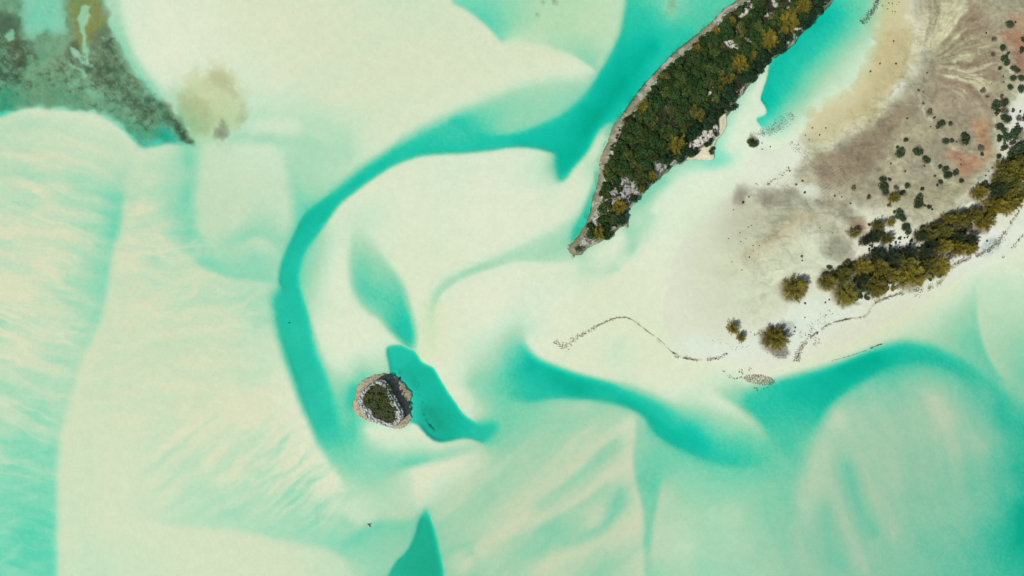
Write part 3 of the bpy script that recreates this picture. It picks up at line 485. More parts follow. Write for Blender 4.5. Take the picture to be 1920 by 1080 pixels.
def leaf_mat(name, rough=.6, trans=.25):
    m, t, b = mat_new(name); N, L = t.nodes, t.links
    at = N.new("ShaderNodeAttribute"); at.attribute_name = "Col"; oi = N.new("ShaderNodeObjectInfo")
    mr = N.new("ShaderNodeMapRange"); mr.inputs[3].default_value = .8; mr.inputs[4].default_value = 1.25; L.new(oi.outputs["Random"], mr.inputs[0])
    mx = N.new("ShaderNodeVectorMath"); mx.operation = 'SCALE'; L.new(at.outputs["Color"], mx.inputs[0]); L.new(mr.outputs[0], mx.inputs["Scale"])
    L.new(mx.outputs[0], b.inputs["Base Color"]); b.inputs["Roughness"].default_value = rough; b.inputs["Specular IOR Level"].default_value = .08
    tr = N.new("ShaderNodeBsdfTranslucent"); L.new(mx.outputs[0], tr.inputs[0]); ms = N.new("ShaderNodeMixShader"); ms.inputs[0].default_value = trans
    L.new(b.outputs[0], ms.inputs[1]); L.new(tr.outputs[0], ms.inputs[2]); L.new(ms.outputs[0], N["Material Output"].inputs[0])
    return m

K = 0.80                      # reflectance of a surface that photographs as white here
MAT_SAND = col_mat("coral_sand", .9, .1, (1.3, .035), .02, 2.2)
MAT_ROCK = col_mat("limestone", .9, .05, (2.2, .16), .12, 3.0)
MAT_BOULDER = col_mat("boulder_limestone", .85, .25, (2.0, .18), .1, 3.0)
MAT_BARK = col_mat("bark", .9, .1, (8, .2), .02, 10)
MAT_LEAF = leaf_mat("shrub_leaves", .5, .2); MAT_NEEDLE = leaf_mat("casuarina_needles", .6, .3)
MAT_WRACK = col_mat("dry_seaweed", .9, .1, (9, .25))

# ---------------------------------------------------------------- ground sheet
v0 = relief(survey()); colg, rp = ground_colour(v0)

# vegetation catalogue first: the litter under the trees belongs to the ground
# casuarinas: x, y, crown radius, height, hue (0 olive .. 1 golden), label
CAS = [
 (1492,542,24,5.5,.6,"lone round casuarina standing apart on pale sand west of the grove"),
 (1454,636,24,5.0,.85,"low golden casuarina at the south-west tip of the white dune with grey debris below it"),
 (1374,616,12,3.5,.8,"small westernmost casuarina of the beach, golden, beside a smaller grey-leaved one"),
 (1389,633,9,3,.55,"smallest beach casuarina, thin and greyish, just south-east of the westernmost one"),
 (1553,529,16,5,.6,"leftmost casuarina of the main grove above the brown litter patch"),
 (1583,517,17,5.5,.45,"olive casuarina at the upper left edge of the main grove"),
 (1589,553,22,6,.6,"big casuarina at the south-west corner of the main grove, leaning over white sand"),
 (1618,500,18,5.5,.75,"golden casuarina on the northern rim of the main grove below the grey mud bay"),
 (1650,500,16,6,.5,"olive casuarina in the north middle of the main grove"),
 (1617,522,13,4.5,.15,"dark casuarina in the heart of the main grove"),
 (1645,536,22,6,.55,"broad casuarina on the south edge of the main grove above the small white gap"),
 (1668,514,17,6,.5,"olive casuarina between the two broad southern ones of the grove"),
 (1712,518,26,6.5,.75,"widest casuarina, golden green, at the south-east end of the main grove"),
 (1764,500,19,6,.8,"golden casuarina at the eastern tip of the main grove next to the beach"),
 (1740,492,15,6,.45,"olive casuarina wedged between the widest crown and the eastern tip"),
 (1700,493,16,6,.3,"dark olive casuarina north of the widest crown"),
 (1673,483,17,5.5,.12,"dark casuarina on the southern rim of the shrubby white clearing"),
 (1647,478,13,5,.08,"dark bluish casuarina at the west side of the shrubby white clearing"),
 (1704,474,14,5,.1,"dark casuarina on the east side of the shrubby white clearing"),
 (1735,474,12,5,.15,"dark casuarina behind the eastern tip of the main grove"),
 (1648,424,12,4,.3,"olive casuarina at the north-west corner of the clearing beside the rust stain"),
 (1603,436,10,3.5,.45,"small olive casuarina on the rust-stained mud west of the clearing"),
 (1640,444,13,4.5,.15,"dark casuarina with a white sand arc on its north side"),
 (1665,448,11,4,.35,"small olive casuarina in the middle of the clearing's north edge"),
 (1623,452,9,4,.2,"small dark casuarina at the left edge of the clearing"),
 (1678,370,10,3.5,.85,"small golden casuarina among dark shrubs on the flats"),
 (1671,416,8,3,.7,"small golden casuarina on white sand just north of the clearing"),
 (1727,444,11,4.5,.2,"dark casuarina at the western end of the eastern grove"),
 (1742,438,15,5.5,.45,"olive casuarina at the west end of the eastern grove"),
 (1757,426,11,5,.35,"olive casuarina on the northern rim of the eastern grove"),
 (1772,434,13,5.5,.4,"olive casuarina in the middle of the eastern grove"),
 (1768,462,16,6,.7,"golden casuarina low on the south edge of the eastern grove"),
 (1797,465,17,6,.95,"bright golden casuarina on the south edge of the eastern grove"),
 (1821,467,12,5,.8,"golden casuarina ending the south edge of the eastern grove near the blue-grey shade painted on the sand"),
 (1748,459,12,5,.2,"dark casuarina at the south-west of the eastern grove"),
 (1823,449,11,5,.1,"dark casuarina facing the white gap of the eastern grove"),
 (1797,444,12,5,.15,"dark casuarina behind the bright golden crown of the eastern grove"),
 (1779,411,12,5,.5,"olive casuarina on the north-west shoulder of the eastern grove"),
 (1798,411,15,6,.5,"olive casuarina on the north rim where the eastern grove widens"),
 (1823,404,15,6,.55,"olive casuarina below the white track end"),
 (1848,414,18,6,.9,"large golden casuarina on the south-east side of the eastern grove"),
 (1868,386,18,6.5,.95,"bright golden casuarina in the middle of the far right grove"),
 (1898,384,16,6.5,.75,"golden casuarina on the seaward edge of the far right grove"),
 (1838,361,13,5,.85,"golden casuarina at the north-west corner of the far right grove"),
 (1872,356,17,6,.2,"dark casuarina north of the bright golden one in the far right grove"),
 (1888,364,13,6,.55,"olive casuarina in the centre of the far right grove"),
 (1900,348,17,6.5,.45,"olive casuarina near the picture's right side above the far right grove's centre"),
 (1915,365,12,6,.5,"olive casuarina cut by the right edge of the photo in the far right grove"),
 (1888,312,16,6,.6,"olive casuarina at the northern end of the far right grove"),
 (1912,326,17,6.5,.55,"casuarina at the right edge of the photo near the northern end of the grove"),
 (1880,334,14,6,.35,"dark olive casuarina on the inland edge of the far right grove"),
 (1913,300,13,5.5,.45,"olive casuarina beneath the dark thicket at the right edge"),
 (1507,12,16,3.5,1.0,"golden casuarina at the top end of the long island"),
 (1478,38,20,4,1.0,"largest golden casuarina near the top of the long island"),
 (1491,44,8,2.5,.9,"small golden casuarina touching the largest one's right side on the long island"),
 (1443,72,18,4,.95,"golden casuarina on the eastern shoulder of the long island beside white rock"),
 (1472,57,8,2.5,.95,"small golden casuarina between the two big ones on the long island"),
 (1388,117,16,4,.95,"golden casuarina in the middle of the long island next to the pale clearing"),
 (1412,102,8,2.5,.9,"small golden casuarina north-east of the pale clearing on the long island"),
 (1343,57,9,2.5,.95,"small golden casuarina on the north-west shore of the long island"),
 (1372,39,9,2.5,.95,"small golden casuarina on the north-west shore closest to the top of the island"),
 (1307,90,8,2.5,.85,"small golden casuarina on the west shore just above the widest green scrub"),
 (1358,151,9,2.8,.7,"small olive-gold casuarina near the island's eastern scrub above the white patch"),
 (1372,144,7,2.5,.6,"smallest golden casuarina close to the island's east shore"),
 (1350,165,6,2.2,.6,"little golden sprig beside the small white patch on the long island"),
 (1207,198,13,3.2,.6,"casuarina on the island's west shore where the ledge narrows"),
 (1312,215,12,3.2,.7,"golden casuarina in the southern scrub of the long island"),
 (1302,201,6,2.2,.5,"little olive casuarina just above the one in the southern scrub"),
 (1270,270,18,4,.75,"large golden casuarina at the white rocks on the island's south-east bank"),
 (1225,330,10,3,.7,"golden casuarina on the island's south-east shore below the white rocks"),
 (1203,354,8,2.5,.7,"small golden casuarina on the south-east shore near the island's narrow end"),
 (1162,388,15,3.5,.95,"bright golden casuarina on the narrow southern part of the long island"),
 (1123,435,13,3.2,.85,"golden casuarina nearest the southern tip of the long island"),
]
# evergreen shrubs: x, y, radius, sparse?, label
SHR = [
 (1411,265,11.5,0,"round dark bush at the west end of the white sand spit beside the lagoon"),
 (1333,286,6,0,"small dark bush on the beach at the island's south-east corner"),(1336,279,5,0,"smaller dark bush directly above the one at the island's south-east corner"),
 (1732,193,4,1,"thin grey shrub at the top of the pale ridge on the brown flats"),(1743,209,7,1,"sparse greyish shrub in the middle of the pale ridge"),
 (1761,235,7,0,"dark shrub at the lower end of the pale ridge"),(1768,230,6,0,"dark shrub joined to the right of the one ending the pale ridge"),(1783,232,5,0,"small dark shrub just right of the pale ridge's end"),
 (1753,221,3,0,"tiny shrub on the lower half of the pale ridge"),
 (1698,262,5,0,"small dark shrub at the top of the pale loop on the mud"),(1688,286,10,0,"ragged dark shrub inside the left of the pale loop"),(1683,275,4,0,"small offshoot above the ragged shrub in the pale loop"),
 (1721,282,10.5,0,"round dark shrub right of the ragged one in the pale loop"),(1737,300,8.5,0,"blue-green shrub below right of the round one"),
 (1773,265,7,0,"dark shrub left of the biggest round shrub on the flats"),(1784,264,5,0,"small shrub between its darker neighbour and the biggest round shrub"),
 (1808,262,12.5,0,"biggest round dark shrub on the rust-coloured flats"),
 (1839,278,7,1,"ragged shrub on the pale rim right of the rust stain"),(1842,289,4,0,"small shrub hanging below the ragged one on the pale rim"),
 (1764,313,5,0,"small shrub at the upper left of the dense four-shrub cluster"),(1775,318,7.5,0,"upper shrub of the dense four-shrub cluster"),(1777,328,9,0,"largest lower shrub of the dense four-shrub cluster"),(1792,323,6.5,0,"right-hand shrub of the dense four-shrub cluster"),
 (1803,338,5.5,0,"shrub alone on pale ground right below the four-shrub cluster"),
 (1655,335,7.5,0,"shrub topping the dark chain west of the clearing"),(1668,337,4,0,"small shrub right of the top of the dark chain"),(1657,350,9.5,0,"largest shrub of the dark chain"),(1659,361,8,0,"lowest shrub of the dark chain"),
 (1600,352,5.5,1,"dark shrub on the mottled grey mud with a pale streak beside it"),(1629,369,4.5,0,"dark shrub on grey mud between the streaked shrub and the dark chain"),
 (1680,352,6.5,1,"grey shrub left of a pair north of the small golden casuarina"),(1702,349,6.5,0,"dark shrub upper right of the small golden casuarina"),(1694,362,6.5,0,"dark shrub touching the small golden casuarina"),
 (1729,354,4.5,0,"small dark shrub above the triangular bush"),(1723,372,9,0,"top half of the triangular dark bush"),(1722,381,11,0,"broad base of the triangular dark bush"),
 (1742,387,5,0,"small round shrub right of the triangular bush"),(1734,386,3,0,"tiny shrub tucked beside the triangular bush"),(1748,393,2.2,0,"tiniest shrub trailing right of the triangular bush"),
 (1763,342,5.5,0,"small dark shrub on bare mud north-east of the triangular bush"),(1757,348,3,0,"tiny shrub lower left of its larger twin on bare mud"),
 (1687,401,10,0,"lobed dark shrub on the white sand neck"),(1693,409,7,0,"lower lobe shrub on the white sand neck"),(1678,398,4,0,"small dark shrub left on the white sand neck"),(1667,385,5,1,"reddish sparse shrub at the top of the white sand neck"),
 (1698,425,9,0,"dark shrub on the east side of the white neck above the clearing"),(1703,434,7,0,"dark shrub trailing below the one east of the white neck"),
 (1730,425,6,0,"small dark shrub at the north-west corner of the eastern grove"),(1644,415,4,0,"small dark shrub above the white arc"),(1630,422,3.5,0,"tiny dark shrub left above the white arc"),
 (1655,440,6,0,"dark shrub on the white arc's right end"),
 (1893,46,9,0,"dark shrub in the pink mud at the upper right"),(1904,42,2.4,0,"tiny shrub right of the dark one in the pink mud"),
 (1863,74,5,1,"small grey shrub at the left end of the red mud"),(1862,102,5,1,"small grey shrub below the red mud's left end"),
 (1882,90,7.5,0,"upper shrub of the line along the red mud"),(1892,100,4,0,"small shrub right of the line along the red mud"),(1883,108,8,0,"middle shrub of the line along the red mud"),(1888,117,6.5,0,"lower shrub of the line along the red mud"),
 (1875,127,4.5,0,"small shrub left of the white speckled patch"),(1900,126,6.5,0,"dark shrub above the white speckled patch"),(1907,132,6.5,0,"dark shrub at the right of the white speckled patch"),(1900,147,6.5,0,"dark shrub within the white speckled patch"),(1914,147,7.5,0,"dark shrub on the right edge beside the white speckled patch"),
 (1918,75,5.5,0,"dark shrub cut by the photo's edge beside the red mud"),(1917,93,6.5,0,"lower of two dark shrubs cut by the edge beside the red mud"),
 (1895,163,5.5,0,"dark shrub below the white speckled patch"),(1917,167,9,0,"big dark shrub at the right edge below the white patch"),
 (1843,170,6.5,1,"grey shrub on the flats left of the edge thicket"),(1852,180,4,1,"small grey shrub trailing from it towards the thicket"),
 (1867,197,10,0,"dark green bush at the north-west corner of the edge thicket"),(1883,191,10,0,"bush beside the corner of the edge thicket"),(1884,208,9,1,"grey-brown bush in the upper edge thicket"),
 (1887,223,10.5,0,"dark bush in the middle of the edge thicket"),(1875,238,8,0,"bush on the left flank of the edge thicket"),(1867,213,3.5,0,"tiny shrub on the pale rim of the edge thicket"),(1910,222,7,1,"sparse grey shrub standing on bright white sand"),
 (1875,259,7,0,"bush at the lower left of the edge thicket"),(1889,257,9,0,"bluish bush in the lower edge thicket"),(1884,245,7,0,"small bush linking the halves of the edge thicket"),
 (1909,250,14,0,"large dark bush at the right edge"),(1917,276,18,0,"largest dark bush at the right edge above the casuarinas"),(1899,288,13,0,"dark bush just above the northern casuarinas"),(1873,292,6,0,"small bush on the rim above the northern casuarinas"),(1883,275,7,0,"bush left of the largest dark bush"),
 (1555,502,5.5,0,"small dark bush at the tip of the main grove's brown litter"),(1575,504,6,0,"dark low bush under the grove's upper left casuarina"),
 (1150,413,15,0,"dark green bush on the east side of the island's narrow end"),(1164,404,11,0,"dark bush at the bend of the east bank near the island's narrow end"),(1138,425,9,0,"dark bush below the bright golden casuarina of the island"),(1085,467,7,0,"olive bush on the very tip of the long island"),(1138,351,9,0,"dark bush on the rocky west side of the narrow end"),
]
DOT = [(1395,379,3.6),(1404,370,1.8),(1492.5,346,3),(1507,361,3.4),(1481,320,2),(1503,481,3.3),(1505,489,2.2),(1504,340,2.6),(1565,367,2.8),(1577,369,2.2),(1595,381,2.4),(1670,307,2.6),(1698,322,3),(1732,312,2.6),
 (1761,340,3),(1751,329,3.6),(1802,308,2.2),(1801,300,1.4),(1702,223,2.8),(1721,170,3.1),(1731,172,1.6),(1744,237,2.2),(1794,266,2),(1738,137,2.6),(1882,155,2),(1880,144,2.2),(1429,268,1.8),(1429,279,1.8),(1445,275,1.6),(1850,452,3),(1803,341,3),
 (1848,62,2.6),(1676,77,2.6),(1680,118,2.8),(1651,119,2.2),(1632,134,3),(1667,6,1.7),(1673,6,1.5),(1665,16,1.8),(1679,21,1.5),(1674,21,1.3),(1686,4,1.6),(1682,9,1.2),(1655,10,1.4),(1537,253,2.2),(1549,239,2),(1524,240,1.8),(1517,262,1.8),(1510,254,1.6),
 (1868,216,2),(1860,315,2.6),(1854,321,1.8),(1848,330,1.8),(1859,157,1.4),(1375,394,1.4),(1366,447,1.2),(1403,426,1.6),(1388,436,1.6),(1409,423,1.2),(1389,453,1.4),(1398,448,1.2),(1412,460,1.4),(1424,461,1.4),(1406,482,2),(1391,507,1.3),(1372,491,1.2),(1412,470,1.2),(1537,427,1.4),(1561,437,1.2),(1492,614,2.4),(1489,622,2),(1554,562,2.4),(1546,567,2.4),(1509,595,1.5),(1509,569,3)]

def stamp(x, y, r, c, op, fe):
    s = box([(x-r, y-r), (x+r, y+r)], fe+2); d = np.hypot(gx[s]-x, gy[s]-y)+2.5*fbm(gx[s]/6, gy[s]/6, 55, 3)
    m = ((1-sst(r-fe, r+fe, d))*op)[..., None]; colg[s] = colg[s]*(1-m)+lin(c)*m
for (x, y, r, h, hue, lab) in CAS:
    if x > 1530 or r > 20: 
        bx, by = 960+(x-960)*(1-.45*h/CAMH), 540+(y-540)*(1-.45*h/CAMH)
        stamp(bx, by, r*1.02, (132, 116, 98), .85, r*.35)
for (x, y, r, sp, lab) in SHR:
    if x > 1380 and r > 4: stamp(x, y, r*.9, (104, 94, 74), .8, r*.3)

RAG = np.array([])
def build_ground():
    far = np.cumsum(2.0*1.15**np.arange(1, 48))
    xs = np.concatenate([X0-far[::-1], X0+STEP*np.arange(GW), X0+STEP*(GW-1)+far])
    ys = np.concatenate([Y0-far[::-1], Y0+STEP*np.arange(GH), Y0+STEP*(GH-1)+far])
    XX, YY = np.meshgrid(xs, ys); n = len(far)
    # outside the survey the banks carry on as a folded, warped continuation of it
    out = sst(0, 120, np.maximum(np.maximum(X0-XX, XX-X0-STEP*(GW-1)), np.maximum(Y0-YY, YY-Y0-STEP*(GH-1))))
    wx = XX+out*70*fbm(XX/170, YY/170, 501, 3); wy = YY+out*70*fbm(XX/170, YY/170, 502, 3)
    def fold(q, m): q = np.abs(q) % (2*m); return np.where(q > m, 2*m-q, q)
    fi = np.round(fold((wx-X0)/STEP, GW-1)).astype(int); fj = np.round(fold((wy-Y0)/STEP, GH-1)).astype(int)
    vv = v0[fj, fi].copy(); cc = colg[fj, fi].copy(); rr = rp[fj, fi]*(out < .01)
    dist = np.hypot(np.maximum(0, np.abs(XX-960)-1020), np.maximum(0, np.abs(YY-540)-600))
    k = sst(0, 900, dist); vv = vv*(1-k)+(4.5+3.5*fbm(XX/900, YY/900, 7, 4))*k; cc = cc*(1-k[..., None])+lin(SAND)*np.array([.96,.93,.85])*k[..., None]
    Z = depth_z(vv, np.clip(XX, -60, 1980), np.clip(YY, -60, 1140))
    dry = sst(.2, 1.2, -vv); Z += dry*(.10*fbm(XX/30, YY/30, 66, 4)+.02*fbm(XX/5, YY/5, 67, 3))+.02*rr
    Z = np.where(np.abs(Z) < .003, -.003, Z)          # no part of the bed lies in the water plane itself
    V = np.stack([(XX-960)*M, (540-YY)*M, Z], -1).reshape(-1, 3); h, w = XX.shape
    i = np.arange(h*w).reshape(h, w); F = np.stack([i[:-1, :-1], i[1:, :-1], i[1:, 1:], i[:-1, 1:]], -1).reshape(-1, 4)
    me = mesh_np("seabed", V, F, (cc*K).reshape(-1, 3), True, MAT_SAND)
    o = put(bpy.data.objects.new("seabed", me)); tag(o, "pale sand banks, channels and mud flats of the lagoon floor", kind='structure'); return o
build_ground()
def ground_z(x, y):
    """height of the ground under survey position (x, y)"""
    i = int(np.clip(round((x-X0)/STEP), 0, GW-1)); j = int(np.clip(round((y-Y0)/STEP), 0, GH-1)); return float(depth_z(v0[j:j+1, i:i+1], np.array([[x]]), np.array([[y]]))[0, 0])

# ---------------------------------------------------------------- water: a clear body that absorbs red light
def build_water():
    m = bpy.data.materials.new("lagoon_water"); m.use_nodes = True; t = m.node_tree; N, L = t.nodes, t.links; N.remove(N["Principled BSDF"])
    tr = N.new("ShaderNodeBsdfTransparent"); gl = N.new("ShaderNodeBsdfGlossy"); gl.inputs["Roughness"].default_value = .5
    fr = N.new("ShaderNodeFresnel"); fr.inputs[0].default_value = 1.18; ms = N.new("ShaderNodeMixShader")
    tc = N.new("ShaderNodeTexCoord"); no = N.new("ShaderNodeTexNoise"); no.inputs["Scale"].default_value = .9; no.inputs["Detail"].default_value = 4; L.new(tc.outputs["Object"], no.inputs["Vector"])
    bp = N.new("ShaderNodeBump"); bp.inputs["Distance"].default_value = .03; L.new(no.outputs[0], bp.inputs["Height"]); L.new(bp.outputs[0], gl.inputs["Normal"])
    L.new(fr.outputs[0], ms.inputs[0]); L.new(tr.outputs[0], ms.inputs[1]); L.new(gl.outputs[0], ms.inputs[2]); L.new(ms.outputs[0], N["Material Output"].inputs["Surface"])
    ab = N.new("ShaderNodeVolumeAbsorption"); ab.inputs["Color"].default_value = (0, 1-.062, 1-.084, 1); ab.inputs["Density"].default_value = ABS_R
    L.new(ab.outputs[0], N["Material Output"].inputs["Volume"])
    e = 1900; z0, z1 = -4, 0.0
    V = [(sx*e, sy*e, z) for z in (z0, z1) for sx, sy in ((-1, -1), (1, -1), (1, 1), (-1, 1))]
    F = [(3, 2, 1, 0), (4, 5, 6, 7), (0, 1, 5, 4), (1, 2, 6, 5), (2, 3, 7, 6), (3, 0, 4, 7)]
    o = put(bpy.data.objects.new("water", mesh_np("water", V, F, None, False, m))); tag(o, "shallow clear turquoise lagoon water", kind='structure')
build_water()

# ---------------------------------------------------------------- islands
ISLAND = [(1064,465),(1074,457),(1088,440),(1100,420),(1108,400),(1113,375),(1120,350),(1124,330),(1125,307),(1127,292),(1137,275),(1145,253),(1150,238),(1163,224),(1178,202),(1192,184),(1210,160),(1228,140),(1237,130),(1264,102),(1300,72),(1335,42),(1358,18),(1383,2),(1420,-25),(1480,-62),(1545,-80),(1590,-66),(1578,-30),(1560,0),(1547,15),(1530,32),(1515,47),(1495,68),(1490,79),(1470,93),(1450,107),(1443,115),(1430,130),(1417,147),(1403,161),(1392,177),(1380,189),(1374,202),(1361,222),(1361,238),(1353,252),(1343,262),(1338,280),(1337,297),(1317,298),(1287,299),(1265,310),(1243,328),(1217,349),(1197,373),(1180,391),(1177,406),(1177,427),(1169,420),(1157,431),(1140,444),(1113,459),(1097,468),(1088,477),(1075,476)]
ISLET = [(718,702),(737,706),(751,716),(764,731),(770,740),(766,753),(768,769),(767,787),(759,798),(746,803),(731,799),(713,794),(694,788),(676,780),(665,768),(664,757),(669,738),(671,726),(683,714),(698,706)]
ISLET_ROCK = [(718,711),(728,718),(735,731),(741,742),(750,757),(757,773),(757,784),(748,792),(736,797),(718,793),(696,784),(680,764),(675,755),(679,737),(692,723),(707,712)]
ISLET_SCRUB = [(706,719),(718,718),(728,724),(732,736),(736,751),(743,764),(746,779),(736,790),(719,785),(704,778),(700,767),(687,757),(685,747),(687,736),(697,724)]
ISLAND_BEACH = [(1353,212),(1362,222),(1362,238),(1354,252),(1344,262),(1338,280),(1338,299),(1316,300),(1286,300),(1272,303),(1288,290),(1305,283),(1322,272),(1337,262),(1346,245),(1346,225)]
ISLAND_WHITE = [[(1296,262),(1304,252),(1318,247),(1330,243),(1340,236),(1344,246),(1330,262),(1312,275),(1296,282),(1288,286),(1290,275)],[(1318,182),(1328,172),(1338,162),(1342,166),(1334,178),(1324,186)],[(1355,78),(1372,72),(1386,90),(1380,98),(1362,90)],[(1392,68),(1412,76),(1410,82),(1396,78)],
 [(1380,30),(1398,14),(1414,8),(1410,20),(1388,36)],[(1444,-2),(1456,-6),(1454,16),(1446,14)],[(1476,-4),(1484,-4),(1484,6),(1476,6)],[(1422,30),(1446,28),(1446,34),(1424,34)],[(1472,18),(1492,14),(1490,28),(1476,24)],[(1483,56),(1494,50),(1500,54),(1486,62)]]
ISLAND_BARE = [[(1064,465),(1100,420),(1113,385),(1135,375),(1150,372),(1180,360),(1200,375),(1178,392),(1150,392),(1132,408),(1122,420),(1110,440),(1130,452),(1085,478)],[(1140,340),(1165,332),(1185,340),(1200,335),(1215,345),(1197,372),(1160,375),(1140,365)],[(1218,300),(1245,296),(1262,300),(1285,299),(1262,315),(1235,330),(1215,335),(1225,315)]]
def sdist(P, X, Y):
    C = closed(P); C = np.concatenate([C, C[:1]]); d = seg_dist(C[::1], X, Y); return np.where(inside(C, X, Y), d, -d)
def terrain(name, P, step, hfun, label):
    A = np.array(P, float); x0, x1 = A[:, 0].min()-12, A[:, 0].max()+12; y0, y1 = A[:, 1].min()-12, A[:, 1].max()+12
    xs = np.arange(x0, x1, step); ys = np.arange(y0, y1, step); X, Y = np.meshgrid(xs, ys); s = sdist(P, X, Y)
    s2 = s+2.2*fbm(X/7, Y/7, 9, 4, .6)
    Z, C = hfun(X, Y, s2)
    keep = s > -9; i = np.arange(X.size).reshape(X.shape)
    q = keep[:-1, :-1] & keep[1:, :-1] & keep[1:, 1:] & keep[:-1, 1:]
    F = np.stack([i[:-1, :-1], i[1:, :-1], i[1:, 1:], i[:-1, 1:]], -1)[q]
    used = np.zeros(X.size, bool); used[F.ravel()] = True; re = np.cumsum(used)-1; F = re[F]
    kk = (CAMH-np.maximum(Z, 0)*0)/CAMH
    V = np.stack([(X-960)*M*kk, (540-Y)*M*kk, Z], -1).reshape(-1, 3)[used]
    o = put(bpy.data.objects.new(name, mesh_np(name, V, F, (np.clip(C, .01, .9)*K).reshape(-1, 3)[used], True, MAT_ROCK))); tag(o, label, kind='structure')
    return o
def mix(a, b, m): return a*(1-m[..., None])+b*m[..., None]
def crag(X, Y, sc, seed):
    # sharp karst: folded noise
    a = 1-np.abs(fbm(X/sc, Y/sc, seed, 5, .6)); b = 1-np.abs(fbm(X/(sc*.45), Y/(sc*.45), seed+7, 4, .6)); return (a*a*.65+b*b*.35)
def h_island(X, Y, s):
    # west shore carries a wide pale ledge, east shore drops at once
    west = sst(-.2, .5, np.interp(Y, [0, 60, 130, 200, 260, 330, 400, 465], [1470, 1400, 1330, 1290, 1250, 1180, 1140, 1100])-X+0)
    wl = 2.5+west*(5+8*fbm(X/20, Y/20, 3, 4))
    bm = inside(closed(ISLAND_BEACH), X, Y).astype(float); bm = gauss(bm, 1.2)
    sc = sst(wl-1, wl+4, s); cr = crag(X, Y, 9, 31); f = fbm(X/30, Y/30, 14, 4)
    Z = -.9+1.05*sst(-9, 1.5, s)+.12*sst(1, wl, s)+sc*(1.2+.35*f)+sc*.7*(cr-.6)
    Z = Z*(1-bm)+bm*(.12+.25*sst(0, 9, s))
    n = fbm(X/5, Y/5, 15, 4, .7); n2 = fbm(X/16, Y/16, 16, 4, .6)
    C = np.ones(X.shape+(3,))*lin((150, 147, 122)); C = mix(C, lin((122, 130, 104)), 1-sst(-1, 3.5, s+2*n)); C = mix(C, lin((112, 98, 82)), sst(0, .35, n)*.6); C = mix(C, lin((206, 206, 192)), sst(.05, .3, n2)*.5)
    C = mix(C, lin((196, 198, 190)), sc*sst(-.12, .18, n)*.9); C = mix(C, lin((110, 100, 88)), sc*sst(.05, .35, -n)*.8)
    C = mix(C, lin((44, 46, 31)), sc*sst(wl+4, wl+9, s)*sst(-.55, -.1, n2+.3)*.97)
    for W_ in ISLAND_BARE:
        m = gauss(inside(closed(W_), X, Y).astype(float), 3); C = mix(C, lin((186, 188, 182)), m*sc*sst(-.25, .05, n)*.85); C = mix(C, lin((92, 82, 70)), m*sc*sst(.02, .2, -n)*.8)
    for W_ in ISLAND_WHITE:
        m = gauss(inside(closed(W_), X, Y).astype(float), 1.2)*sst(-.25, .12, n+.05); C = mix(C, lin((212, 210, 196)), m)
    C = mix(C, lin((224, 220, 190)), bm); rim = bm*sst(.55, .85, 1-np.abs(s-7.5)/4)*.0
    return Z, C
def h_islet(X, Y, s):
    sr = sdist(ISLET_ROCK, X, Y)+1.5*fbm(X/5, Y/5, 24, 4, .6); ss = sdist(ISLET_SCRUB, X, Y)+1.2*fbm(X/5, Y/5, 27, 3)
    cr = crag(X, Y, 7, 41); n = fbm(X/3.2, Y/3.2, 25, 4, .7); rk = sst(-1.2, 1.2, sr)
    Z = -.9+1.15*sst(-9, 1.5, s)+.25*sst(0, 8, s)+rk*2.9+rk*1.1*(cr-.6)*(1-.6*sst(0, 4, ss))+.1*n
    C = np.ones(X.shape+(3,))*lin((184, 176, 150)); C = mix(C, lin((140, 126, 106)), sst(-.1, .35, n)*.75); C = mix(C, lin((124, 104, 88)), sst(-5, -1, sr)*.6*sst(-.3, .2, n))
    C = mix(C, lin((206, 210, 206)), rk*.95); C = mix(C, lin((112, 118, 124)), rk*sst(.0, .35, -n)*.8); C = mix(C, lin((58, 66, 34)), sst(-.5, 2, ss)*.95)
    return Z, C
terrain("island", ISLAND, 1.0, h_island, "long narrow limestone island with a pale shore ledge")
terrain("islet", ISLET, .5, h_islet, "small rounded limestone islet with steep white rim")

# ---------------------------------------------------------------- leaf builders
rng = np.random.default_rng(7)
def leaves(C, N, size, asp=1.0, lift=.35):
    """quads centred on C facing roughly N"""
    n = len(C); N = N+rng.normal(0, lift, (n, 3)); N /= np.linalg.norm(N, axis=1, keepdims=True)+1e-9
    a = np.cross(N, rng.normal(0, 1, (n, 3))); a /= np.linalg.norm(a, axis=1, keepdims=True)+1e-9; b = np.cross(N, a)
    sz = size*rng.uniform(.6, 1.4, (n, 1)); a = a*sz*.5; b = b*sz*.5*asp
    V = np.stack([C-a, C-b*.7, C+a, C+b*.7], 1).reshape(-1, 3); F = np.arange(4*n).reshape(-1, 4); return V, F
def dome(n, r, h, lobes, seed):
    """points on a lumpy canopy of lobes"""
    g = np.random.default_rng(seed); L = []
    for k in range(lobes):
        a = g.uniform(0, 6.283); d = r*.62*math.sqrt(g.uniform(0, 1)) if lobes > 1 else 0; L.append((d*math.cos(a), d*math.sin(a), g.uniform(.35, .6)*r if lobes > 1 else r, g.uniform(.7, 1.05)*h))
    P = []; NN = []; D = []
    for k in range(n):
        cx, cy, lr, lh = L[g.integers(len(L))]; u = g.uniform(0, 1)**.5*1.0; a = g.uniform(0, 6.283); el = g.uniform(0, 1)
        z = math.sqrt(max(0, 1-u*u)); q = g.uniform(.8, 1.05)
        P.append((cx+u*lr*math.cos(a)*q, cy+u*lr*math.sin(a)*q, lh*(.35+.65*z*q))); NN.append((u*math.cos(a), u*math.sin(a), z+.25)); D.append(u)
    return np.array(P), np.array(NN), np.array(D)
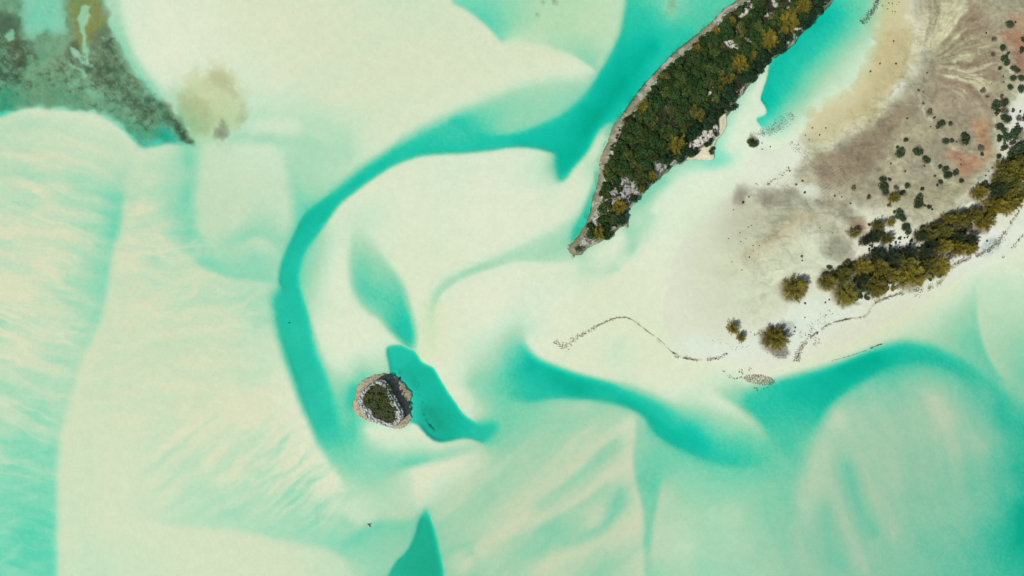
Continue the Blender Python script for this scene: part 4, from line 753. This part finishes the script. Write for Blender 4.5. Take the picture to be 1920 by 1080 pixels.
def tube(pts, radii, sides=6):
    V = []; F = []; pts = [Vector(p) for p in pts]
    for i, p in enumerate(pts):
        d = (pts[min(i+1, len(pts)-1)]-pts[max(i-1, 0)]).normalized(); a = d.orthogonal().normalized(); b = d.cross(a)
        for k in range(sides):
            t = 6.28318*k/sides; V.append(tuple(p+(a*math.cos(t)+b*math.sin(t))*radii[i]))
    for i in range(len(pts)-1):
        for k in range(sides):
            F.append((i*sides+k, i*sides+(k+1) % sides, (i+1)*sides+(k+1) % sides, (i+1)*sides+k))
    return V, F
def join(parts):
    V = []; F = []; o = 0
    for v, f in parts:
        V.append(np.array(v, float)); F.append(np.array(f)+o); o += len(v)
    return np.concatenate(V), np.concatenate(F)

def casuarina_meshes(seed, hue):
    """unit tree: crown radius about 1 in plan, height 1.45; feathery plumes radiating from a leaning trunk"""
    g = np.random.default_rng(seed); H = 1.45; wood = []
    tp = [(0, 0, -.25), (.02, .01, .2*H), (.05, -.02, .5*H), (.02, .03, .92*H)]; wood.append(tube(tp, [.075, .06, .042, .012], 7))
    B = []; nb = 44
    for k in range(nb):
        t = (k+.5)/nb; z0 = H*(.10+.75*t); az = k*2.39996+g.uniform(-.25, .25); reach = (1.08-.75*t**1.6)*g.uniform(.68, 1.15)*(1+.20*math.sin(2*az+seed)+.13*math.sin(5*az+2*seed)); rise = g.uniform(.10, .34)+.38*t
        p0 = np.array([.03, .0, z0]); d = np.array([math.cos(az), math.sin(az), 0])
        P = [p0+d*reach*u+np.array([0, 0, rise*u*u*1.1-.05*u]) for u in np.linspace(0, 1, 6)]
        wood.append(tube(P, [.022, .018, .014, .010, .007, .003], 4)); B.append((np.array(P), az, reach))
    C0 = []; D0 = []; CC = []; W0 = []
    gold = np.array([.29, .24, .030]); oliv = np.array([.088, .112, .036]); dk = np.array([.032, .055, .028])
    for P, az, reach in B:
        tone = g.uniform(.75, 1.25); hv = np.clip(hue+g.uniform(-.25, .25), 0, 1)
        base = (oliv*(1-hv)+gold*hv)*tone if hue > .25 else (dk*(1-hue*2.2)+oliv*hue*2.2)*tone
        nt_ = 80
        for i in range(nt_):
            u = g.uniform(.18, 1)**.8; f = u*5; a = int(min(4, f)); p = P[a]*(1-(f-a))+P[a+1]*(f-a)
            p = p+g.normal(0, .045, 3); daz = az+g.normal(0, .85); up = g.uniform(-.05, .65)
            dv = np.array([math.cos(daz), math.sin(daz), up]); dv /= np.linalg.norm(dv)
            C0.append(p); D0.append(dv*g.uniform(.12, .27)); CC.append(base*g.uniform(.65, 1.3)*(0.8+.35*u)); W0.append(g.uniform(.010, .020))
    C0 = np.array(C0); D0 = np.array(D0); CC = np.array(CC); W0 = np.array(W0)[:, None]; n = len(C0)
    s = np.cross(D0, g.normal(0, 1, (n, 3))+np.array([0, 0, 1.2])); s /= np.linalg.norm(s, axis=1, keepdims=True)+1e-9; s *= W0
    V = np.stack([C0-s*.4, C0+D0*.45-s, C0+D0, C0+D0*.45+s], 1).reshape(-1, 3); F = np.arange(4*n).reshape(-1, 4)
    crown = mesh_np("crown", V, F, np.repeat(CC, 4, 0), False, MAT_NEEDLE)
    Vw, Fw = join(wood); trunk = mesh_np("trunk", Vw, Fw, np.tile(np.array([.16, .13, .10]), (len(Vw), 1)), True, MAT_BARK)
    return crown, trunk
CAS_HUES = [.1, .35, .55, .75, .95]
CAS_M = [[casuarina_meshes(100+10*i+j, h) for j in range(2)] for i, h in enumerate(CAS_HUES)]
def shrub_meshes(seed, sparse):
    g = np.random.default_rng(seed); n = 150 if sparse else 420
    P, NN, D = dome(n, .98, .95, 4 if sparse else 8, seed); V, F = leaves(P, NN, .17 if sparse else .2, 1.0, .55)
    base = np.array([.12, .125, .085]) if sparse else np.array([.042, .074, .034]); c = base*g.uniform(.55, 1.5, (n, 1))*(1+.25*g.normal(0, 1, (n, 1))*np.array([1, .5, .3])).clip(.4, 2)
    fol = mesh_np("foliage", V, F, np.repeat(c, 4, 0), False, MAT_LEAF); st = []
    for k in range(7):
        a = k*.9+g.uniform(0, .5); r = g.uniform(.3, .75); st.append(tube([(0, 0, -.2), (r*.4*math.cos(a), r*.4*math.sin(a), .3), (r*math.cos(a), r*math.sin(a), .72)], [.05, .035, .012], 5))
    Vw, Fw = join(st); return fol, mesh_np("stem", Vw, Fw, np.tile(np.array([.13, .11, .085]), (len(Vw), 1)), True, MAT_BARK)
SHR_M = [shrub_meshes(300+i, False) for i in range(4)]; SPA_M = [shrub_meshes(320+i, True) for i in range(2)]

def plant(name, x, y, r, h, zbase, meshes, names, label, cat, group, rot, sz):
    """an Empty at the base with two mesh children; the crown's middle is seen at (x, y)"""
    o = bpy.data.objects.new(name, None); o.empty_display_size = .3; wx, wy = px(x, y, zbase+h*.6)
    o.location = (wx, wy, zbase); o.rotation_euler = (0, 0, rot); o.scale = (r*M, r*M, sz); put(o); tag(o, label, cat, group)
    for me, nm in zip(meshes, names): put(bpy.data.objects.new(nm, me), o)
    return o
def on_island(x, y): return x < 1600 and inside(closed(ISLAND), np.array([[float(x)]]), np.array([[float(y)]]))[0, 0]
for k, (x, y, r, h, hue, lab) in enumerate(CAS):
    zb = 1.2 if on_island(x, y) else max(0, ground_z(x, y)); i = int(np.argmin([abs(hue-q) for q in CAS_HUES]))
    grp = "casuarinas on the long island" if zb == 1.2 else "casuarinas along the beach and groves"
    plant("casuarina_tree", x, y, r*1.0, h*.8, zb, CAS_M[i][k % 2], ("crown", "trunk"), lab, "tree", grp, k*1.7, h/1.45*.8)
for k, (x, y, r, sp, lab) in enumerate(SHR):
    oi = x < 1200; zb = 1.2 if oi else max(0, ground_z(x, y)); h = .5+.10*r
    ms = SPA_M[k % 2] if sp else SHR_M[k % 4]
    plant("evergreen_shrub", x, y, r*1.06, h, zb, ms, ("foliage", "stem"), lab, "shrub", "dark shrubs on the flats and shores", k*2.1, h)
REG = [(1640,0,1700,26,"tiny dark seedling shrub in the cluster at the top of the yellow algae band"),(1600,26,1700,140,"tiny dark seedling shrub standing alone on the yellow algae band"),(1505,230,1560,270,"tiny dark seedling shrub at the lower end of the yellow algae band"),
 (1410,250,1500,300,"tiny dark seedling shrub on the white sand spit right of the round dark bush"),(1340,365,1430,410,"tiny dark seedling shrub by the dark mud patch at the west of the flats"),(1340,410,1430,520,"tiny dark seedling shrub dotting the pale western sand flat"),
 (1430,300,1530,375,"tiny dark seedling shrub on the rippled mud beside the white sand"),(1490,470,1510,495,"tiny dark seedling shrub in the pair on bare sand above the lone casuarina"),(1480,560,1560,640,"tiny dark seedling shrub on the white dune near the lone casuarina"),
 (1530,360,1600,445,"tiny dark seedling shrub on the mottled grey mud"),(1840,0,1925,240,"tiny dark seedling shrub near the red mud and the edge thicket"),(1720,295,1925,460,"tiny dark seedling shrub on bare mud south of the shrub clusters"),(0,0,1925,1080,"tiny dark seedling shrub on the brown flats among bigger shrubs")]
dot_me = []
for q in range(3):
    P, NN, D = dome(70, .9, .9, 4, 500+q); V, F = leaves(P, NN, .5, 1, .5)
    dot_me.append(mesh_np("seedling", V, F, np.repeat(np.array([.085, .085, .05])*np.random.default_rng(q).uniform(.6, 1.4, (70, 1)), 4, 0), False, MAT_LEAF))
for k, (x, y, r) in enumerate(DOT):
    o = bpy.data.objects.new("seedling_shrub", dot_me[k % 3]); wx, wy = px(x, y, .3); o.location = (wx, wy, max(0, ground_z(x, y))); o.scale = (r*M*1.15, r*M*1.15, .15+r*.08)
    o.rotation_euler = (0, 0, k); put(o); reg = [lab for (x0, y0, x1, y1, lab) in REG if x0 <= x < x1 and y0 <= y < y1][0]; tag(o, reg, "shrub", reg.replace("tiny ", "tiny shrubs: ").replace("seedling shrub ", ""))

# scrub canopies: nobody could count the plants
def thicket(name, P, n_bush, r0, r1, size, dens, zb, label, test, seed, tones, tonefn=None):
    g = np.random.default_rng(seed); A = np.array(closed(P)); x0, y0 = A.min(0); x1, y1 = A.max(0); Vs = []; Fs = []; Cs = []; o = 0; cnt = 0; tries = 0
    cand = np.stack([g.uniform(x0, x1, 60*n_bush), g.uniform(y0, y1, 60*n_bush)], 1); cand = cand[inside(A, cand[:, 0], cand[:, 1])]
    while cnt < n_bush and tries < len(cand):
        x, y = cand[tries]; tries += 1
        if not test(x, y, g): continue
        r = r0+(r1-r0)*g.uniform()**2.2; h = g.uniform(.55, 1.15)*r*M*.9+.25; n = int(dens*r*r); Pn, NN, D = dome(n, r*M, h, max(2, int(r*.7)), int(g.integers(1e6)))
        wx, wy = px(x, y, zb+h*.6); Pn[:, 0] += wx; Pn[:, 1] += wy; Pn[:, 2] += zb-.15; V, F = leaves(Pn, NN, size, 1, .6)
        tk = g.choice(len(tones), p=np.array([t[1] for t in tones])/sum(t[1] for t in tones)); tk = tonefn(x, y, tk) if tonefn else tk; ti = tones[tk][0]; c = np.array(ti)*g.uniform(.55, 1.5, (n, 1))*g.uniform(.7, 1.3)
        Vs.append(V); Fs.append(F+o); o += len(V); Cs.append(np.repeat(c, 4, 0)); cnt += 1
    me = mesh_np(name, np.concatenate(Vs), np.concatenate(Fs), np.concatenate(Cs), False, MAT_LEAF); ob = put(bpy.data.objects.new(name, me)); tag(ob, label, "scrub", kind='stuff'); return ob
_s = box(ISLAND, 4); _X, _Y = gx[_s], gy[_s]
_no = np.zeros(_X.shape, bool); _bare = np.zeros(_X.shape, bool)
for w in ISLAND_WHITE+[ISLAND_BEACH]: _no |= inside(closed(w), _X, _Y)
for w in ISLAND_BARE: _bare |= inside(closed(w), _X, _Y)
_d = sdist(ISLAND, _X, _Y)
def test_island(x, y, g):
    j = int(round((y-_Y[0, 0])/STEP)); i = int(round((x-_X[0, 0])/STEP))
    if y < -58 or not (0 <= i < _X.shape[1] and 0 <= j < _X.shape[0]): return y < -58
    if _no[j, i]: return False
    west = x < np.interp(y, [0, 60, 130, 200, 260, 330, 400, 465], [1470, 1400, 1330, 1290, 1250, 1180, 1140, 1100]); d = _d[j, i]
    if d < (6+11*float(vnoise(np.array(x/16), np.array(y/16), 9)) if west else 1+5*float(vnoise(np.array(x/12), np.array(y/12), 10))): return False
    if _bare[j, i]: return g.uniform() < .14
    return not (y < 95 and x > 1345 and vnoise(np.array(x/13), np.array(y/13), 5) < .3)
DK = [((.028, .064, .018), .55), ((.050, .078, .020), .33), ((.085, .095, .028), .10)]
thicket("island_scrub", ISLAND, 1350, 4.2, 13, .36, 5.2, 1.25, "dense dark green scrub covering the long island", test_island, 11, DK+[((.018, .046, .020), 0.0)], lambda x, y, t: 3 if x > np.interp(y, [-60, 0, 60, 120, 180, 240, 300, 420], [1540, 1520, 1465, 1405, 1355, 1290, 1235, 1150])+6*math.sin(y/9) else t)  # bushes on the east side get a darker leaf colour as painted shade
thicket("islet_scrub", ISLET_SCRUB, 130, 3.2, 6, .28, 8, 3.0, "green scrub cap on top of the small rocky islet", lambda x, y, g: True, 12, [((.065, .10, .018), .6), ((.11, .13, .024), .25), ((.04, .065, .02), .15)])
GROVE = [[(1545,515),(1575,508),(1600,490),(1640,490),(1700,480),(1740,478),(1770,485),(1775,510),(1735,535),(1700,535),(1660,548),(1610,560),(1570,552),(1545,535)],[(1720,440),(1750,425),(1775,405),(1810,398),(1840,395),(1860,370),(1835,355),(1870,335),(1880,305),(1930,290),(1935,370),(1900,395),(1870,405),(1835,428),(1815,440),(1835,462),(1800,478),(1760,470),(1735,462)]]
for q in (0, 1):
    thicket("grove_scrub", GROVE[q], 150 if q else 120, 4, 10, .4, 4.5, .6, "dark undergrowth filling the gaps of the %s grove" % ("eastern" if q else "main"), lambda x, y, g: True, 15+q, [((.045, .062, .03), .5), ((.10, .105, .035), .35), ((.13, .11, .07), .15)])
CLEAR = [(1628,445),(1650,436),(1690,440),(1722,452),(1740,470),(1720,486),(1690,478),(1650,480),(1630,470)]
def test_clear(x, y, g): return vnoise(np.array(x/7), np.array(y/7), 3) > .42
thicket("clearing_scrub", CLEAR, 75, 2.2, 4.6, .3, 9, .3, "low dark bushes scattered over the white sand clearing inside the grove", test_clear, 13, DK[:2]+[((.05, .07, .04), .2)])
EDGE = [(1872,188),(1895,180),(1925,190),(1945,250),(1945,300),(1895,300),(1872,280),(1880,250),(1868,240)]
def test_edge(x, y, g): return vnoise(np.array(x/9), np.array(y/9), 4) > .5
thicket("edge_scrub", EDGE, 45, 3, 6, .3, 7, .35, "grey-green undergrowth between the bushes at the right edge", test_edge, 14, [((.045, .06, .04), .6), ((.10, .10, .07), .4)])

# ---------------------------------------------------------------- wrack lines, rubble, boulders
def lump(g, r, flat=.6):
    n = 6; V = []; 
    for zz, rr in ((-.25, .8), (.25, 1.0), (.75, .55)):
        for k in range(n):
            a = 6.283*k/n+g.uniform(-.25, .25); q = rr*g.uniform(.75, 1.2); V.append((q*math.cos(a)*r, q*math.sin(a)*r, zz*flat*r*g.uniform(.8, 1.2)))
    V.append((0, 0, .95*flat*r)); F = []
    for l in range(2):
        for k in range(n): F += [(l*n+k, l*n+(k+1) % n, (l+1)*n+(k+1) % n), (l*n+k, (l+1)*n+(k+1) % n, (l+1)*n+k)]
    for k in range(n): F.append((2*n+k, 2*n+(k+1) % n, 3*n))
    return np.array(V), np.array(F)
def bits(name, pts, tone, mat, label, cat, seed, flat=.5, sink=.0):
    g = np.random.default_rng(seed); Vs = []; Fs = []; Cs = []; o = 0
    for (x, y, r, st, ang) in pts:
        V, F = lump(g, r*M, flat); V[:, 0] *= st; c, s = math.cos(ang), math.sin(ang); V[:, :2] = V[:, :2] @ np.array([[c, s], [-s, c]])
        wx, wy = px(x, y, 0); z = surf(x, y); V += np.array([wx, wy, z-sink]); t = tone[g.integers(len(tone))]
        Vs.append(V); Fs.append(F+o); o += len(V); Cs.append(np.tile(np.array(t)*g.uniform(.7, 1.3), (len(V), 1)))
    me = mesh_np(name, np.concatenate(Vs), np.concatenate(Fs), np.concatenate(Cs), False, mat); ob = put(bpy.data.objects.new(name, me)); tag(ob, label, cat, kind='stuff'); return ob
def surf(x, y): return ground_z(x, y)
def along(P, n, spread, r0, r1, seed, gap=.0, st=1.8):
    g = np.random.default_rng(seed); C = catmull(P, 1.0); d = np.gradient(C, axis=0); out = []
    for k in range(n):
        i = int(g.integers(len(C))); 
        if vnoise(np.array(i/9.0), np.array(seed*1.0), seed) < gap: continue
        sp = spread*(C[i, 2] if C.shape[1] > 2 else 1); L = math.hypot(d[i, 0], d[i, 1])+1e-9; q = g.normal(0, sp)
        out.append((C[i, 0]-d[i, 1]/L*q, C[i, 1]+d[i, 0]/L*q, g.uniform(r0, r1), st*g.uniform(.7, 1.3), -math.atan2(d[i, 1], d[i, 0])+g.normal(0, .4)))
    return out
BR = [(.10, .08, .045), (.15, .12, .075), (.07, .055, .035)]
bits("seaweed_wrack", along([(1040,640,3.5),(1055,650,3),(1070,640,3),(1085,630,2),(1100,623,1.4),(1118,612,1),(1137,603,.8),(1157,596,.8),(1171,595,.5),(1185,599,.5)], 420, 1.3, .28, .72, 21, .25)+along([(1185,599,.5),(1202,612,.5),(1215,622,.4),(1237,637,.3),(1252,653,.5),(1262,661,1)], 150, .8, .25, .6, 22, .3)+along([(1262,661,1),(1270,668,1.2),(1280,670,1),(1303,675,.8),(1327,674,1.2),(1337,672,1.2),(1348,671,1.2),(1363,662,1)], 330, 1.4, .28, .75, 23, .3),
     BR, MAT_WRACK, "thin dark line of dried seaweed curving over the western sand bar", "seaweed", 1)
bits("seaweed_wrack", along([(1487,672,2),(1497,676,2),(1500,652,2.4),(1510,641,2.2),(1523,630,1.4),(1540,617,1),(1553,608,.8),(1575,601,.6),(1597,597,.8),(1620,593,.8),(1630,582,1.2),(1642,567,1.4),(1660,559,1.2),(1680,552,1.4),(1705,547,2.6),(1730,541,2.6),(1757,533,2.4),(1780,503,2.4),(1800,490,2),(1830,480,1.6),(1858,465,2.4),(1878,445,2.4),(1893,420,1.4),(1915,388,1.2)], 1800, 1.2, .28, .75, 24, .28),
     BR, MAT_WRACK, "long dark line of dried seaweed edging the white dune below the grove", "seaweed", 2)
bits("seaweed_wrack", along([(1633,653,1),(1641,649,1),(1653,645,.8)], 60, .6, .4, .8, 25)+along([(1558,677,.5),(1590,668,.5),(1625,657,.5)], 60, .4, .3, .6, 26), BR, MAT_WRACK, "short dark streak of seaweed at the edge of the turquoise channel", "seaweed", 3)
bits("seaweed_wrack", along([(1880,483,1.6),(1890,472,1.6),(1900,463,1.6),(1910,450,1),(1917,440,1)], 80, 1.2, .35, .7, 27, .35), BR, MAT_WRACK, "broken seaweed line in the shallows at the far right", "seaweed", 4)
g_ = np.random.default_rng(3); deb = []
for (cx, cy, rx, ry, n) in ((1540,602,14,16,36),(1522,612,12,10,26),(1512,630,8,8,22),(1545,590,18,14,30),(1720,552,14,5,16),(1462,664,16,7,70),(1495,666,8,7,40),(1530,640,10,10,26),(1500,632,6,8,20),(1412,626,12,6,12),(1380,650,30,6,14),(1345,640,20,5,8)):
    for k in range(n): deb.append((cx+g_.normal(0, rx*.5), cy+g_.normal(0, ry*.5), g_.uniform(.35, .8), g_.uniform(1, 2.2), g_.uniform(0, 3)))
bits("beach_litter", deb, BR+[(.25, .24, .2)], MAT_WRACK, "scattered dark twigs and litter on the white dune", "litter", 5)
rub = []
for k in range(620):
    a = g_.uniform(0, 6.283); q = math.sqrt(g_.uniform()); rub.append((1424+q*29*math.cos(a), 712+q*9.5*math.sin(a)+.12*q*29*math.cos(a), g_.uniform(.45, 1.0), g_.uniform(1, 1.5), a))
for (x, y) in ((1357,697),(1368,704),(1370,706),(1375,709),(1387,697),(1390,694),(1392,699),(1406,692),(1384,709),(1388,708),(1393,709),(1417,729),(1420,731),(1415,727),(1446,723),(1440,726),(1432,728)):
    for k in range(4): rub.append((x+g_.normal(0, 1.6), y+g_.normal(0, 1.2), g_.uniform(.6, 1.3), 1.3, g_.uniform(0, 3)))
bits("shell_rubble", rub, [(.30, .25, .18), (.38, .34, .26), (.2, .17, .12)], MAT_WRACK, "oval patch of brown pebbly rubble where the beach meets the channel", "rubble", 6)
def scat(P, n, sp, r0, r1, seed, gap=.25): return along(P, n, sp, r0, r1, seed, gap, 1.2)
bits("rock_rubble", scat([(1428,250,1.4),(1442,245,1.6),(1458,234,2),(1472,228,2),(1486,214,1)], 700, 3.4, .25, .65, 31, .1)+scat([(1406,252,1),(1425,250,1.2),(1447,247,1.5),(1462,240,1.2)], 360, 2.4, .25, .6, 32, .1)+scat([(1482,268,1),(1492,274,1.5),(1502,283,1.4),(1515,290,1)], 160, 3, .3, .8, 33), [(.25, .25, .21), (.34, .34, .3), (.16, .16, .13)], MAT_BOULDER, "belt of small grey rocks between the lagoon and the white spit", "rocks", 7)
bits("rock_rubble", scat([(1605,52,1.6),(1618,40,1.4),(1630,28,1.2),(1640,14,1),(1648,-6,.9)], 700, 2.6, .3, .85, 34, .1), [(.16, .15, .11), (.10, .10, .08)], MAT_BOULDER, "dark band of small rocks along the lagoon's top right shore", "rocks", 8)
bits("rock_rubble", scat([(1438,345,1),(1455,335,1),(1468,325,1.2),(1480,315,1)], 60, 2, .5, 1.1, 35, .3)+scat([(1414,342,1),(1421,347,1)], 20, .6, .5, .9, 36), [(.2, .17, .12), (.14, .12, .09)], MAT_BOULDER, "few brown stones at the upper edge of the rippled mud", "rocks", 9)
# dark weed tuft and a sunken branch, each a single thing
def sunken(name, x, y, arms, label, cat, seed, r):
    g = np.random.default_rng(seed); W = []; wx, wy = px(x, y); z = ground_z(x, y)
    for k in range(arms):
        a = g.uniform(0, 6.283); l = g.uniform(.5, 1)*r*M; W.append(tube([(0, 0, .0), (l*.5*math.cos(a), l*.5*math.sin(a), .25), (l*math.cos(a+.3), l*math.sin(a+.3), .18)], [.10, .07, .03], 5))
    V, F = join(W); o = put(bpy.data.objects.new(name, mesh_np(name, V, F, np.tile(np.array([.05, .05, .035]), (len(V), 1)), True, MAT_BARK))); o.location = (wx, wy, z); tag(o, label, cat)
sunken("sunken_branch", 693, 984, 6, "small dark branch lying in the shallows near the bottom wedge of deep water", "branch", 3, 7)
sunken("mooring_stone", 541, 605, 5, "single tiny dark object on the floor of the long curved channel", "stone", 4, 3)
# loose boulders
def boulder_mesh(seed):
    g = np.random.default_rng(seed); V, F = lump(g, 1.0, .7); c = np.tile(np.array([.43, .44, .43])*g.uniform(.8, 1.1), (len(V), 1)); return mesh_np("boulder", V, F, c, False, MAT_BOULDER)
BM = [boulder_mesh(i) for i in range(4)]; g_ = np.random.default_rng(8)
def ring(P, n, d0, d1, lab, grp, zf, r0, r1):
    C = closed(P); cx, cy = C.mean(0)
    for k in range(n):
        p = C[int(g_.integers(len(C)))]; q = g_.uniform(d0, d1); dx, dy = cx-p[0], cy-p[1]; L = math.hypot(dx, dy); x, y = p[0]+dx/L*q, p[1]+dy/L*q
        o = bpy.data.objects.new("boulder", BM[k % 4]); z = zf; wx, wy = px(x, y, z); r = g_.uniform(r0, r1)*M; o.location = (wx, wy, z); o.scale = (r, r*g_.uniform(.7, 1), r); o.rotation_euler = (g_.uniform(-.3, .3), g_.uniform(-.3, .3), g_.uniform(0, 6)); put(o); tag(o, lab, "boulder", grp)
ring(ISLET_ROCK, 70, .5, 4, "white limestone boulder on the rim of the small islet", "boulders round the islet rim", 3.1, 1.0, 2.3)
for (x, y, lab) in ((1074,481,"dark wet rock just off the island's southern tip"),(1066,462,"brown rock stack at the very tip of the long island"),(769,783,"small pale rock at the islet's lower right shore")):
    o = bpy.data.objects.new("boulder", BM[1]); wx, wy = px(x, y, .2); o.location = (wx, wy, max(ground_z(x, y), -.15)); o.scale = (.75, .55, .6); o.rotation_euler = (0, 0, .8); put(o); tag(o, lab, "boulder")
